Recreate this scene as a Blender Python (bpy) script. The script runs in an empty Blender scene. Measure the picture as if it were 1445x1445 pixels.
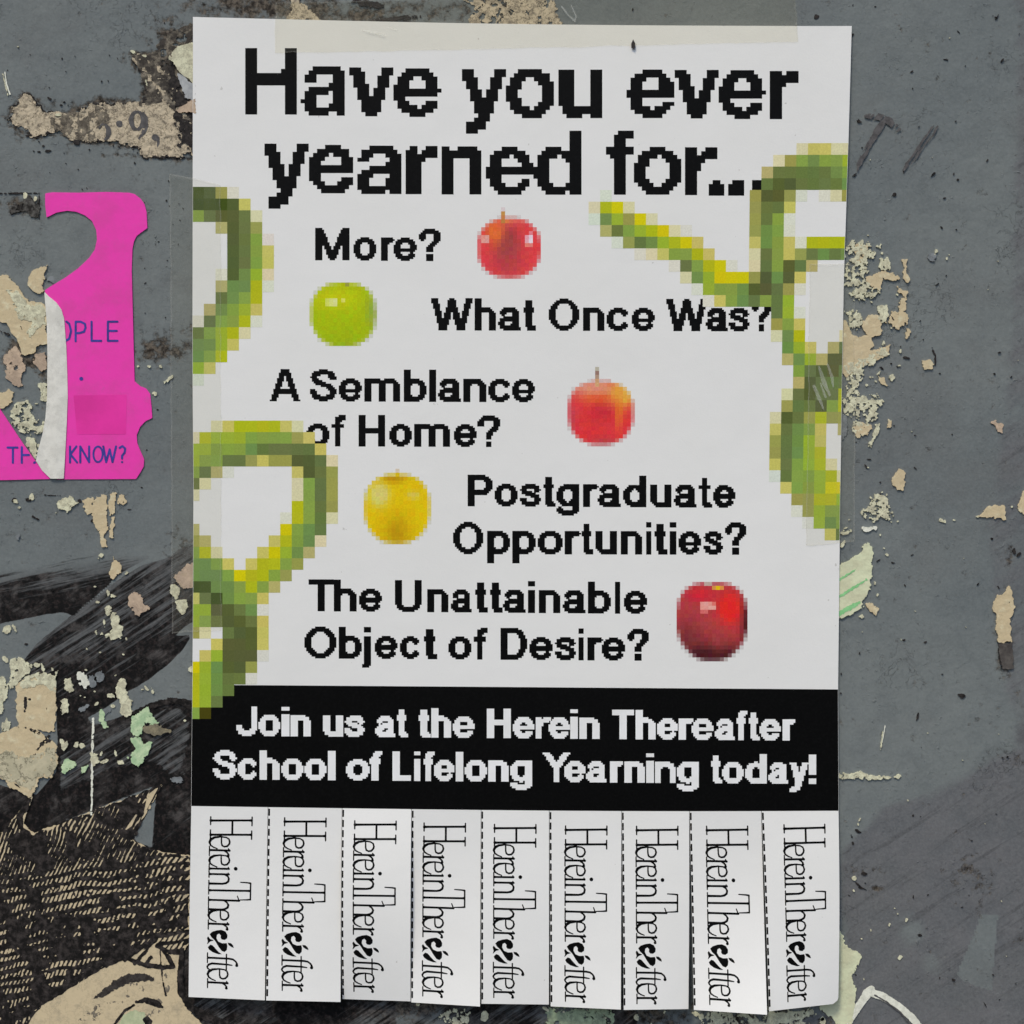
import bpy, math, random
import numpy as np
from mathutils import Vector

# ------------------------------------------------------------------ scene, camera, light
S = bpy.context.scene
U = 0.307e-3                 # one layout unit on the wall, in metres
CX, CY, ZC = 722.5, 722.5, 1.5
cam_d = bpy.data.cameras.new("camera"); cam = bpy.data.objects.new("camera", cam_d)
S.collection.objects.link(cam); S.camera = cam
DIST = 0.62
cam.location = (0, -DIST, ZC); cam.rotation_euler = (math.radians(90), 0, 0)
cam_d.sensor_width = 36; cam_d.lens = 36 * DIST / (1445 * U); cam_d.clip_start = 0.01; cam_d.clip_end = 200

W = bpy.data.worlds.new("World"); S.world = W; W.use_nodes = True
nt = W.node_tree; nt.nodes.clear()
sky = nt.nodes.new("ShaderNodeTexSky"); sky.sky_type = 'NISHITA'; sky.sun_disc = False
SUN_EL, SUN_AZ = 58, 208      # azimuth measured clockwise from +Y
sky.sun_elevation = math.radians(SUN_EL); sky.sun_rotation = math.radians(SUN_AZ)
sky.air_density = 1.0; sky.dust_density = 2.0; sky.ozone_density = 1.0
bg = nt.nodes.new("ShaderNodeBackground"); bg.inputs[1].default_value = 0.115
ow = nt.nodes.new("ShaderNodeOutputWorld")
nt.links.new(sky.outputs[0], bg.inputs[0]); nt.links.new(bg.outputs[0], ow.inputs[0])
sd = bpy.data.lights.new("sun", 'SUN'); sun = bpy.data.objects.new("sun", sd); S.collection.objects.link(sun)
sd.energy = 1.5; sd.angle = math.radians(13); sd.color = (1, 0.915, 0.735)
az, el = math.radians(SUN_AZ), math.radians(SUN_EL)
dvec = Vector((math.sin(az) * math.cos(el), math.cos(az) * math.cos(el), math.sin(el)))
sun.rotation_euler = (-dvec).to_track_quat('-Z', 'Y').to_euler()
S.view_settings.view_transform = 'Standard'; S.view_settings.look = 'None'
S.view_settings.exposure = 0.60; S.view_settings.gamma = 1
KREF = 0.80                  # shown white over paper albedo

# ------------------------------------------------------------------ helpers
def lin(c):
    c = np.asarray(c, float) / 255
    return np.where(c < 0.04045, c / 12.92, ((c + 0.055) / 1.055) ** 2.4)
def A(r, g, b):
    v = lin((r, g, b)) / KREF
    return tuple(np.clip(v, 0.002, 0.88))
def W3(x, y, h):             # layout units (x right, y down) and height off the wall in mm -> world
    x = np.asarray(x, float); y = np.asarray(y, float); h = np.asarray(h, float) + 0 * x
    return np.stack([(x - CX) * U, -h * 1e-3, ZC - (y - CY) * U], -1)

def hashn(ix, iy, seed):
    h = (ix.astype(np.int64) * 374761393 + iy.astype(np.int64) * 668265263 + seed * 1442695041) & 0xffffffff
    h = ((h ^ (h >> 13)) * 1274126177) & 0xffffffff
    h = (h ^ (h >> 16)) & 0xffffffff
    return h / 4294967295.0
def vnoise(x, y, seed=0):
    x = np.asarray(x, float); y = np.asarray(y, float)
    ix = np.floor(x); iy = np.floor(y); fx = x - ix; fy = y - iy
    fx = fx * fx * (3 - 2 * fx); fy = fy * fy * (3 - 2 * fy)
    a = hashn(ix, iy, seed); b = hashn(ix + 1, iy, seed); c = hashn(ix, iy + 1, seed); d = hashn(ix + 1, iy + 1, seed)
    return (a * (1 - fx) + b * fx) * (1 - fy) + (c * (1 - fx) + d * fx) * fy
def fbm(x, y, size, octv=4, seed=0, gain=0.55):      # about -1..1
    s = 0; amp = 1; tot = 0; k = 1.0 / size
    for o in range(octv):
        s = s + amp * (vnoise(x * k + 17.3 * o, y * k - 9.1 * o, seed + o) * 2 - 1); tot += amp
        amp *= gain; k *= 2.03
    return s / tot * 1.6

def sdf(poly, X, Y):         # >0 inside
    p = np.asarray(poly, float); q = np.roll(p, -1, 0)
    best = np.full(X.shape, 1e9); ins = np.zeros(X.shape, bool)
    for (x0, y0), (x1, y1) in zip(p, q):
        ex, ey = x1 - x0, y1 - y0; L = ex * ex + ey * ey + 1e-9
        t = np.clip(((X - x0) * ex + (Y - y0) * ey) / L, 0, 1)
        d = (X - x0 - t * ex) ** 2 + (Y - y0 - t * ey) ** 2
        best = np.minimum(best, d)
        if y0 != y1:
            c = ((y0 > Y) != (y1 > Y)) & (X < (x1 - x0) * (Y - y0) / (y1 - y0) + x0)
            ins ^= c
    return np.where(ins, 1, -1) * np.sqrt(best)
def stroke_f(pts, X, Y):     # pts (x, y, r): tapered stroke, >0 inside
    best = np.full(X.shape, -1e9)
    if len(pts) == 1: pts = [pts[0], pts[0]]
    for (x0, y0, r0), (x1, y1, r1) in zip(pts[:-1], pts[1:]):
        ex, ey = x1 - x0, y1 - y0; L = ex * ex + ey * ey + 1e-9
        t = np.clip(((X - x0) * ex + (Y - y0) * ey) / L, 0, 1)
        d = (r0 + (r1 - r0) * t) - np.sqrt((X - x0 - t * ex) ** 2 + (Y - y0 - t * ey) ** 2)
        best = np.maximum(best, d)
    return best

def mk(name, co, faces, mat, parent=None, col=None, smooth=False, kind=None):
    """co (N,3), faces (M,3) or (M,4) int array"""
    me = bpy.data.meshes.new(name)
    co = np.asarray(co, np.float32); faces = np.asarray(faces, np.int32); k = faces.shape[1]
    me.vertices.add(len(co)); me.vertices.foreach_set("co", co.ravel())
    me.loops.add(faces.size); me.loops.foreach_set("vertex_index", faces.ravel())
    me.polygons.add(len(faces))
    me.polygons.foreach_set("loop_start", np.arange(0, faces.size, k, dtype=np.int32))
    me.polygons.foreach_set("loop_total", np.full(len(faces), k, np.int32))
    me.polygons.foreach_set("use_smooth", np.full(len(faces), bool(smooth)))
    me.update(calc_edges=True); me.validate()
    if col is not None:
        a = me.color_attributes.new("Col", 'FLOAT_COLOR', 'POINT')
        c = np.ones((len(co), 4), np.float32); c[:, :3] = col; a.data.foreach_set("color", c.ravel())
    me.materials.append(mat)
    o = bpy.data.objects.new(name, me); S.collection.objects.link(o)
    if parent: o.parent = parent
    if kind: o["kind"] = kind
    return o
def tag(o, label=None, cat=None, group=None):
    if label: o["label"] = label
    if cat: o["category"] = cat
    if group: o["group"] = group
    return o
def empty(name, label, cat, loc=(0, 0, 0)):
    o = bpy.data.objects.new(name, None); S.collection.objects.link(o); o.empty_display_size = 0.01
    return tag(o, label, cat)

def march(F, x0, y0, c):
    """region F>0 on a regular lattice -> verts (x,y), tris, rim segments"""
    ny, nx = F.shape
    F = F.copy(); F[0, :] = F[-1, :] = -1e-3; F[:, 0] = F[:, -1] = -1e-3
    F[F == 0] = 1e-6
    I = F > 0
    code = I[:-1, :-1] * 1 + I[:-1, 1:] * 2 + I[1:, 1:] * 4 + I[1:, :-1] * 8
    N = ny * nx
    tris = []; segs = []
    for k in range(1, 16):
        iy, ix = np.nonzero(code == k)
        if len(iy) == 0: continue
        base = iy * nx + ix
        corner = [base, base + 1, base + nx + 1, base + nx]
        edge = [N + base, 2 * N + base + 1, N + base + nx, 2 * N + base]
        ins = [bool(k >> j & 1) for j in range(4)]
        seq = []; kinds = []
        for j in range(4):
            if ins[j]: seq.append(corner[j]); kinds.append('c')
            if ins[j] != ins[(j + 1) % 4]:
                seq.append(edge[j]); kinds.append('out' if ins[j] else 'in')
        for j in range(1, len(seq) - 1): tris.append(np.stack([seq[0], seq[j + 1], seq[j]], 1))
        for j in range(len(seq)):
            if kinds[j] == 'out': segs.append(np.stack([seq[j], seq[(j + 1) % len(seq)]], 1))
    if not tris: return None
    tris = np.concatenate(tris); segs = np.concatenate(segs) if segs else np.zeros((0, 2), int)
    ids, inv = np.unique(np.concatenate([tris.ravel(), segs.ravel()]), return_inverse=True)
    vx = np.zeros(len(ids)); vy = np.zeros(len(ids))
    t = ids // N; r = ids % N; ry = r // nx; rx = r % nx
    m = t == 0; vx[m] = rx[m]; vy[m] = ry[m]
    m = t == 1; f0 = F[ry[m], rx[m]]; f1 = F[ry[m], rx[m] + 1]; vx[m] = rx[m] + f0 / (f0 - f1); vy[m] = ry[m]
    m = t == 2; f0 = F[ry[m], rx[m]]; f1 = F[ry[m] + 1, rx[m]]; vx[m] = rx[m]; vy[m] = ry[m] + f0 / (f0 - f1)
    tris = inv[:tris.size].reshape(-1, 3); segs = inv[tris.size:].reshape(-1, 2)
    return vx * c + x0, vy * c + y0, tris, segs

def solid(name, field, box, cell, hfun, mat, parent=None, skirt=None, kind=None, colf=None, wob=0.0, seed=3):
    """a thin sheet where field(X,Y)>0; hfun(x,y) is its height in mm; skirt: height of the rim's foot"""
    x0, y0, x1, y1 = box
    nx = int((x1 - x0) / cell) + 3; ny = int((y1 - y0) / cell) + 3
    X, Y = np.meshgrid(x0 - cell + np.arange(nx) * cell, y0 - cell + np.arange(ny) * cell)
    r = march(field(X, Y), x0 - cell, y0 - cell, cell)
    if r is None: return None
    vx, vy, tr, sg = r
    h = hfun(vx, vy) + 0 * vx
    if wob: h = h + wob * fbm(vx, vy, 9, 3, seed)
    co = W3(vx, vy, h)
    if skirt is not None and len(sg):
        n = len(co); low = W3(vx, vy, h * 0 + skirt)
        a, b = sg[:, 0], sg[:, 1]
        tr = np.concatenate([tr, np.stack([a, b, b + n], 1), np.stack([a, b + n, a + n], 1)])
        co = np.concatenate([co, low])
        used, inv = np.unique(tr, return_inverse=True); co = co[used]; tr = inv.reshape(-1, 3)
        vx = np.concatenate([vx, vx])[used]; vy = np.concatenate([vy, vy])[used]
    col = colf(vx, vy) if colf else None
    return mk(name, co, tr, mat, parent, col=col, kind=kind)
def bbox(poly, m=6):
    p = np.asarray(poly)[:, :2]; return (p[:, 0].min() - m, p[:, 1].min() - m, p[:, 0].max() + m, p[:, 1].max() + m)

# ------------------------------------------------------------------ materials
class G:
    def __init__(s, name):
        s.m = bpy.data.materials.new(name); s.m.use_nodes = True; s.t = s.m.node_tree; s.t.nodes.clear()
        s.out = s.t.nodes.new("ShaderNodeOutputMaterial")
        s.bs = s.t.nodes.new("ShaderNodeBsdfPrincipled"); s.t.links.new(s.bs.outputs[0], s.out.inputs[0])
        s.tc = s.t.nodes.new("ShaderNodeTexCoord").outputs['Object']
    def set(s, sock, v):
        if isinstance(v, bpy.types.NodeSocket): s.t.links.new(v, sock)
        elif isinstance(v, (tuple, list)) and len(v) == 3 and sock.type == 'RGBA': sock.default_value = (*v, 1)
        else: sock.default_value = v
    def math(s, op, a, b=0.0, clamp=False):
        n = s.t.nodes.new("ShaderNodeMath"); n.operation = op; n.use_clamp = clamp
        s.set(n.inputs[0], a); s.set(n.inputs[1], b); return n.outputs[0]
    def mix(s, f, a, b):
        n = s.t.nodes.new("ShaderNodeMix"); n.data_type = 'RGBA'
        s.set(n.inputs[0], f); s.set(n.inputs[6], a); s.set(n.inputs[7], b); return n.outputs[2]
    def mapv(s, scale=(1, 1, 1), rot=(0, 0, 0), loc=(0, 0, 0)):
        n = s.t.nodes.new("ShaderNodeMapping"); s.t.links.new(s.tc, n.inputs[0])
        n.inputs['Location'].default_value = loc; n.inputs['Rotation'].default_value = rot
        m = s.t.nodes.new("ShaderNodeMapping"); s.t.links.new(n.outputs[0], m.inputs[0]); m.inputs['Scale'].default_value = scale
        return m.outputs[0]
    def noise(s, scale, detail=4, rough=0.55, vec=None, dist=0.0):
        n = s.t.nodes.new("ShaderNodeTexNoise"); s.t.links.new(vec or s.tc, n.inputs['Vector'])
        n.inputs['Scale'].default_value = scale; n.inputs['Detail'].default_value = detail
        n.inputs['Roughness'].default_value = rough; n.inputs['Distortion'].default_value = dist
        return n.outputs['Fac']
    def voro(s, scale, feature='F1', vec=None):
        n = s.t.nodes.new("ShaderNodeTexVoronoi"); n.feature = feature
        s.t.links.new(vec or s.tc, n.inputs['Vector']); n.inputs['Scale'].default_value = scale
        return n.outputs['Distance']
    def step(s, x, a, b):
        n = s.t.nodes.new("ShaderNodeMapRange"); n.interpolation_type = 'SMOOTHSTEP'
        s.set(n.inputs[0], x); n.inputs[1].default_value = a; n.inputs[2].default_value = b
        return n.outputs[0]
    def attr(s, name, color=False):
        n = s.t.nodes.new("ShaderNodeAttribute"); n.attribute_name = name
        return n.outputs['Color'] if color else n.outputs['Fac']
    def bump(s, h, dist, strength=1.0, prev=None):
        n = s.t.nodes.new("ShaderNodeBump"); n.inputs['Strength'].default_value = strength
        n.inputs['Distance'].default_value = dist; s.set(n.inputs['Height'], h)
        if prev: s.t.links.new(prev, n.inputs['Normal'])
        return n.outputs[0]
    def fin(s, color, rough=0.8, normal=None, spec=0.3):
        s.set(s.bs.inputs['Base Color'], color); s.set(s.bs.inputs['Roughness'], rough)
        s.bs.inputs['Specular IOR Level'].default_value = spec
        if normal: s.t.links.new(normal, s.bs.inputs['Normal'])
        return s.m

def mat_wall():
    g = G("painted_metal_wall")
    lo = g.noise(9, 5, 0.6); mid = g.noise(70, 5, 0.6); fine = g.noise(900, 3, 0.6)
    c = g.mix(g.step(lo, 0.35, 0.65), A(94, 100, 101), A(104, 109, 108))
    c = g.mix(g.math('MULTIPLY', g.step(mid, 0.42, 0.7), 0.45), c, A(88, 93, 94))
    tone = g.attr("tone")
    streak = g.noise(90, 5, 0.65, g.mapv((0.16, 1, 1), (0, math.radians(33), 0)))   # fine brush lines rising to the right
    tm = g.step(g.math('ADD', tone, g.math('MULTIPLY', g.math('SUBTRACT', streak, 0.5), 0.9)), 0.35, 0.7)
    c = g.mix(g.math('MULTIPLY', tm, 0.85), c, g.mix(g.step(mid, .3, .7), A(82, 83, 86), A(94, 93, 95)))
    fs = g.noise(260, 5, 0.7, g.mapv((0.05, 1, 1), (0, math.radians(33), 0)))
    c = g.mix(g.math('MULTIPLY', tm, g.math('MULTIPLY', g.step(fs, 0.52, 0.62), 0.55)), c, A(66, 66, 68))
    cloud = g.noise(14, 6, 0.7, None, 0.4)
    c = g.mix(g.math('MULTIPLY', g.step(cloud, 0.48, 0.66), 0.35), c, A(92, 93, 92))
    # little pits and rust specks
    pit = g.noise(420, 3, 0.7); c = g.mix(g.math('MULTIPLY', g.step(pit, 0.70, 0.76), 0.75), c, A(60, 60, 58))
    # fine grain
    c = g.mix(g.math('MULTIPLY', g.step(fine, 0.3, 0.75), 0.18), c, A(130, 134, 134))
    # dirt, with painted edge shade in the same mask
    gr = g.attr("grime_shade")
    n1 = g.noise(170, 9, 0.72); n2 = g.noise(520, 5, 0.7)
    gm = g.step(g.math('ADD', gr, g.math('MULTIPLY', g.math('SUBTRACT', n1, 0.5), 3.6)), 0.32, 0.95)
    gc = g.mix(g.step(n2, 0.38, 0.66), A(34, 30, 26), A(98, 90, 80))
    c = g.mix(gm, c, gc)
    # black brushed paint; below the tabs their shadow is painted in too
    st = g.noise(520, 6, 0.7, g.mapv((0.06, 1, 1), (0, math.radians(33), 0)))
    st2 = g.noise(430, 6, 0.7, g.mapv((0.06, 1, 1), (0, math.radians(12), 0)))
    sel = g.attr("dir"); stm = g.math('ADD', g.math('MULTIPLY', st, g.math('SUBTRACT', 1.0, sel)), g.math('MULTIPLY', st2, sel))
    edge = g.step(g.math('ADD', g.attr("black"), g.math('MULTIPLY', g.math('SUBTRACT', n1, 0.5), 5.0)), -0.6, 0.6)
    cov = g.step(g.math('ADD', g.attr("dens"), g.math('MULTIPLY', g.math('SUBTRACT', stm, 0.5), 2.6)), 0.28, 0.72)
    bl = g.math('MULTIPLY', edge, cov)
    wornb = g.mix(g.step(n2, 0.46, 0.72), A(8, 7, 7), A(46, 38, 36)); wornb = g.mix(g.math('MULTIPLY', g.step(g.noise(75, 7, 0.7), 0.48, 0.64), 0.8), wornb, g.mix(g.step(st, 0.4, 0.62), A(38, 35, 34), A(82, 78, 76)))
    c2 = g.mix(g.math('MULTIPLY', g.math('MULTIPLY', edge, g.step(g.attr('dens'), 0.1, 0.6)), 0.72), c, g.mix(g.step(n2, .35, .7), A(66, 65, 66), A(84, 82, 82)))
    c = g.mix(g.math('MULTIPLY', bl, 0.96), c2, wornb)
    hgt = g.math('ADD', g.math('MULTIPLY', mid, 0.5), g.math('ADD', g.math('MULTIPLY', fine, 0.05), g.math('MULTIPLY', g.noise(240, 6, 0.6), 0.16)))
    crack = g.step(g.math('ABSOLUTE', g.math('SUBTRACT', g.noise(55, 6, 0.62), 0.5)), 0.0, 0.006)
    hgt = g.math('ADD', hgt, g.math('MULTIPLY', crack, 0.05))
    hgt = g.math('ADD', hgt, g.math('MULTIPLY', gm, g.math('MULTIPLY', n2, -0.35)))
    mk1 = g.step(g.noise(26, 4, 0.6), 0.55, 0.68)
    cr2 = g.math('MULTIPLY', g.step(g.math('ABSOLUTE', g.math('SUBTRACT', g.noise(150, 5, 0.6, None, 0.6), 0.5)), 0.012, 0.0), mk1)
    c = g.mix(g.math('MULTIPLY', cr2, 0.22), c, A(58, 60, 60))
    pim = g.math('MULTIPLY', g.step(g.noise(430, 4, 0.65), 0.58, 0.76), g.math('MULTIPLY', g.step(g.noise(48, 5, 0.65), 0.46, 0.66), 0.42))
    hgt = g.math('ADD', hgt, g.math('SUBTRACT', pim, g.math('MULTIPLY', cr2, 0.25)))
    nb = g.bump(hgt, 0.0012, 0.8)
    r = g.math('ADD', 0.6, g.math('MULTIPLY', g.math('SUBTRACT', mid, 0.5), 0.3))
    return g.fin(c, r, nb, 0.10)

def mat_flake(name, c1, c2, c3=(70, 62, 52), crack=0.35, scale=220, thr=0.5, rough=0.85):
    g = G(name)
    n1 = g.noise(scale, 6, 0.65); n2 = g.noise(scale * 2.6, 5, 0.7)
    c = g.mix(g.step(n1, thr - 0.12, thr + 0.12), A(*c1), A(*c2))
    cr = g.step(g.math('ABSOLUTE', g.math('SUBTRACT', g.noise(scale * 0.7, 6, 0.7), 0.5)), 0.02, 0.0)
    c = g.mix(g.math('MULTIPLY', cr, crack), c, A(*c3))
    c = g.mix(g.math('MULTIPLY', g.step(n2, 0.6, 0.8), 0.6), c, A(*c3))
    return g.fin(c, rough, g.bump(g.math('ADD', n1, g.math('MULTIPLY', n2, 0.6)), 0.0003, 0.6), 0.15)

def mat_paper():
    g = G("poster_paper")
    f = g.noise(1500, 3, 0.6); b = g.noise(22, 3, 0.5)
    c = g.mix(g.step(b, 0.3, 0.7), (0.790, 0.784, 0.758), (0.806, 0.800, 0.778))
    c = g.mix(g.math('MULTIPLY', g.step(f, 0.35, 0.8), 0.25), c, (0.72, 0.72, 0.71))
    sp = g.noise(330, 2, 0.5); c = g.mix(g.math('MULTIPLY', g.step(sp, 0.765, 0.79), 0.35), c, A(120, 112, 100))
    return g.fin(c, 0.62, g.bump(g.math('ADD', f, g.math('MULTIPLY', g.noise(38, 4, 0.5), 9.0)), 0.00006, 0.6), 0.15)
def mat_print():
    g = G("printed_ink")
    c = g.attr("Col", True); f = g.noise(1300, 3, 0.6)
    n = g.t.nodes.new("ShaderNodeMix"); n.data_type = 'RGBA'; n.blend_type = 'MULTIPLY'
    n.inputs[0].default_value = 1.0; g.set(n.inputs[6], c)
    g.set(n.inputs[7], g.mix(g.step(f, 0.3, 0.75), (0.90, 0.90, 0.90), (1.06, 1.06, 1.06)))
    return g.fin(n.outputs[2], 0.55, None, 0.1)
def mat_black():
    g = G("black_toner")
    f = g.noise(900, 3, 0.6); lo = g.noise(14, 2, 0.5)
    c = g.mix(g.step(f, 0.4, 0.8), (0.0015, 0.0015, 0.0015), (0.004, 0.004, 0.004))
    return g.fin(c, g.math('ADD', 0.42, g.math('MULTIPLY', lo, 0.2)), None, 0.08)
def mat_simple(name, rgb, rough=0.6, spec=0.3, var=0.12, scale=60, fib=0.0):
    g = G(name); n = g.noise(scale, 5, 0.6); d = tuple(max(0, v * (1 - var * 2)) for v in rgb)
    c = g.mix(g.step(n, 0.3, 0.7), A(*rgb), A(*d))
    f = g.noise(1200, 3, 0.6)
    return g.fin(c, rough, g.bump(g.math('ADD', f, g.math('MULTIPLY', g.noise(50, 4), 3)), 0.00006, 0.6), spec)
def mat_tape(name, haze, tint=(205, 202, 186), clear=(0.97, 0.97, 0.95)):
    g = G(name)
    tr = g.t.nodes.new("ShaderNodeBsdfTransparent"); tr.inputs[0].default_value = (*clear, 1)
    mx = g.t.nodes.new("ShaderNodeMixShader")
    wr = g.noise(160, 6, 0.65, None, 0.8); big = g.noise(28, 3, 0.5)
    spot = g.step(g.noise(520, 4, 0.7), 0.62, 0.78)
    fac = g.math('ADD', haze, g.math('MULTIPLY', g.step(wr, 0.45, 0.8), haze * 0.7))
    fac = g.math('ADD', fac, g.math('MULTIPLY', g.step(big, 0.45, 0.7), haze * 0.4))
    fac = g.math('ADD', fac, g.attr("edge"), True)
    g.set(mx.inputs[0], fac); g.t.links.new(tr.outputs[0], mx.inputs[1]); g.t.links.new(g.bs.outputs[0], mx.inputs[2])
    g.t.links.new(mx.outputs[0], g.out.inputs[0])
    g.fin(A(*tint), 0.22, g.bump(wr, 0.0006, 0.5), 0.5)
    return g.m

M_wall = mat_wall(); M_paper = mat_paper(); M_print = mat_print(); M_black = mat_black()
M_white = mat_simple("white_print", (222, 222, 220), 0.5, 0.3, 0.03)
M_pink = mat_flake("pink_paper", (220, 58, 160), (206, 62, 150), (176, 84, 140), 0.10, 60, 0.55, 0.55)
M_pinkdark = mat_simple("deep_pink_print", (222, 44, 152), 0.5, 0.3, 0.05, 40)
M_back = mat_flake("white_paper_back", (206, 204, 196), (192, 190, 182), (120, 118, 112), 0.12, 160)
M_blue = mat_simple("blue_ink", (62, 62, 150), 0.55, 0.2, 0.12, 300)
M_tan = mat_flake("tan_paint_layer", (184, 168, 136), (198, 190, 160), (116, 102, 82), 0.16, 230, 0.62)
M_tanp = mat_flake("pinkish_tan_layer", (178, 158, 136), (158, 140, 122), (96, 80, 70), 0.3, 150)
M_cream = mat_flake("cream_paint_flake", (200, 198, 170), (172, 168, 144), (92, 88, 76), 0.5, 330)
M_white_f = mat_flake("white_paint_flake", (214, 214, 200), (196, 196, 182), (110, 108, 98), 0.2, 300)
M_green = mat_flake("pale_green_flake", (178, 196, 158), (150, 176, 138), (92, 110, 84), 0.25, 260)
M_pgreen = mat_flake("pale_green_cream", (196, 200, 168), (186, 186, 156), (140, 142, 116), 0.15, 120)
M_news = mat_flake("old_newsprint", (176, 163, 140), (116, 107, 94), (36, 32, 28), 0.9, 300, 0.57)
M_dirty = mat_flake("dirty_plaster", (58, 54, 50), (128, 120, 106), (24, 22, 20), 0.6, 210, 0.56)
M_kraft = mat_flake("tan_drawing_paper", (186, 170, 139), (164, 151, 126), (98, 90, 78), 0.25, 170, 0.6)
M_ink = mat_flake("dry_black_ink", (20, 18, 17), (58, 53, 51), (8, 7, 7), 0.5, 330, 0.54, 0.7)
M_ink2 = mat_flake("grey_marker_ink", (70, 68, 68), (88, 86, 86), (46, 43, 43), 0.2, 420, 0.5, 0.7)
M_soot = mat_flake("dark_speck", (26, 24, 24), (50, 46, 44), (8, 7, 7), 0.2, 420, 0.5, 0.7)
M_tape = mat_tape("clear_tape", 0.032, (205, 202, 190), (0.965, 0.965, 0.945))
M_tapeT = mat_tape("yellowed_clear_tape", 0.022, (212, 210, 196), (0.97, 0.96, 0.915))

# ------------------------------------------------------------------ the wall
BL = []   # black paint zones: polygon, density function, direction
S1 = [(-200, 830), (-30, 812), (40, 800), (90, 790), (140, 783), (215, 785), (185, 800), (162, 815), (142, 835), (112, 860), (106, 868), (88, 864), (60, 868), (40, 872), (0, 880), (-200, 900)]
S2 = [(33, 932), (52, 908), (80, 885), (108, 863), (140, 840), (175, 812), (200, 798), (240, 786), (250, 776), (300, 760), (300, 870), (266, 880), (245, 898), (266, 896), (267, 902), (258, 916), (240, 935), (208, 960), (182, 975), (150, 998), (122, 1014), (140, 1022), (185, 1006), (215, 993), (245, 986), (300, 992), (300, 1470), (-200, 1470), (-200, 1100), (0, 1108), (50, 1122), (79, 1090), (81, 1040), (77, 965), (20, 950)]
HOLES = [([(133, 1036), (185, 1016), (225, 1002), (252, 999), (266, 1012), (267, 1040), (262, 1066), (257, 1082), (262, 1094), (236, 1092), (226, 1080), (200, 1074), (150, 1088), (84, 1118), (84, 1066), (110, 1050)], 0.56),
         ([(92, 1158), (140, 1140), (195, 1118), (222, 1108), (205, 1122), (140, 1150)], 0.0),
         ([(190, 1180), (219, 1126), (214, 1196), (192, 1188)], 0.0),
         ([(122, 1018), (152, 1000), (178, 988), (150, 1010), (136, 1024)], 0.25)]
NEWS = [(12, 168), (17, 156), (26, 143), (38, 134), (46, 136), (56, 147), (64, 158), (82, 161), (100, 160), (115, 153), (130, 147), (150, 144), (170, 147), (185, 148), (198, 141), (206, 128), (203, 112), (197, 98), (188, 88), (186, 80), (196, 78), (214, 80), (226, 92), (236, 110), (246, 130), (276, 120), (276, 221), (203, 219), (198, 208), (180, 202), (155, 200), (122, 196), (108, 198), (96, 190), (80, 186), (62, 190), (46, 188), (30, 182), (16, 176)]
GR = [(240, 50, 34, 24, .8), (222, 95, 22, 30, .85), (252, 130, 22, 46, 1.1), (60, 148, 70, 11, .42), (160, 147, 60, 9, .6), (200, 219, 70, 5, .6),  # dirt patches; the shadow line along the newsprint's lower edge is painted in too
      (105, 203, 12, 8, .5), (40, 192, 20, 6, .4), (3, 178, 22, 8, .6), (300, 10, 60, 22, .7), (380, 10, 120, 20, 1.0), (500, 22, 120, 18, .8), (610, 12, 60, 14, .6), (700, 14, 50, 20, .7),
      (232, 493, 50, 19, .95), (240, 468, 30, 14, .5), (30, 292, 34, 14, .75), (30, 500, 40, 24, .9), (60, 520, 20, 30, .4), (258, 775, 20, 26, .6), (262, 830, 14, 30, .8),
      (1205, 1215, 30, 20, .35), (1236, 1254, 12, 5, .9), (1370, 1235, 30, 44, .42), (1420, 1070, 30, 14, .35), (1400, 1000, 40, 30, .15), (1425, 780, 12, 16, .45), (1416, 930, 13, 24, .9),
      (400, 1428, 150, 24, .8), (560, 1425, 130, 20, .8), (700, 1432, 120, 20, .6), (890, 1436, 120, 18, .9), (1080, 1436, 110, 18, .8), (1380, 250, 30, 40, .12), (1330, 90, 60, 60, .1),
      (45, 705, 30, 14, .3), (60, 720, 20, 10, .35), (300, 1440, 60, 40, .8), (250, 1230, 20, 40, .5), (1290, 470, 10, 60, .15)]
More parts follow.
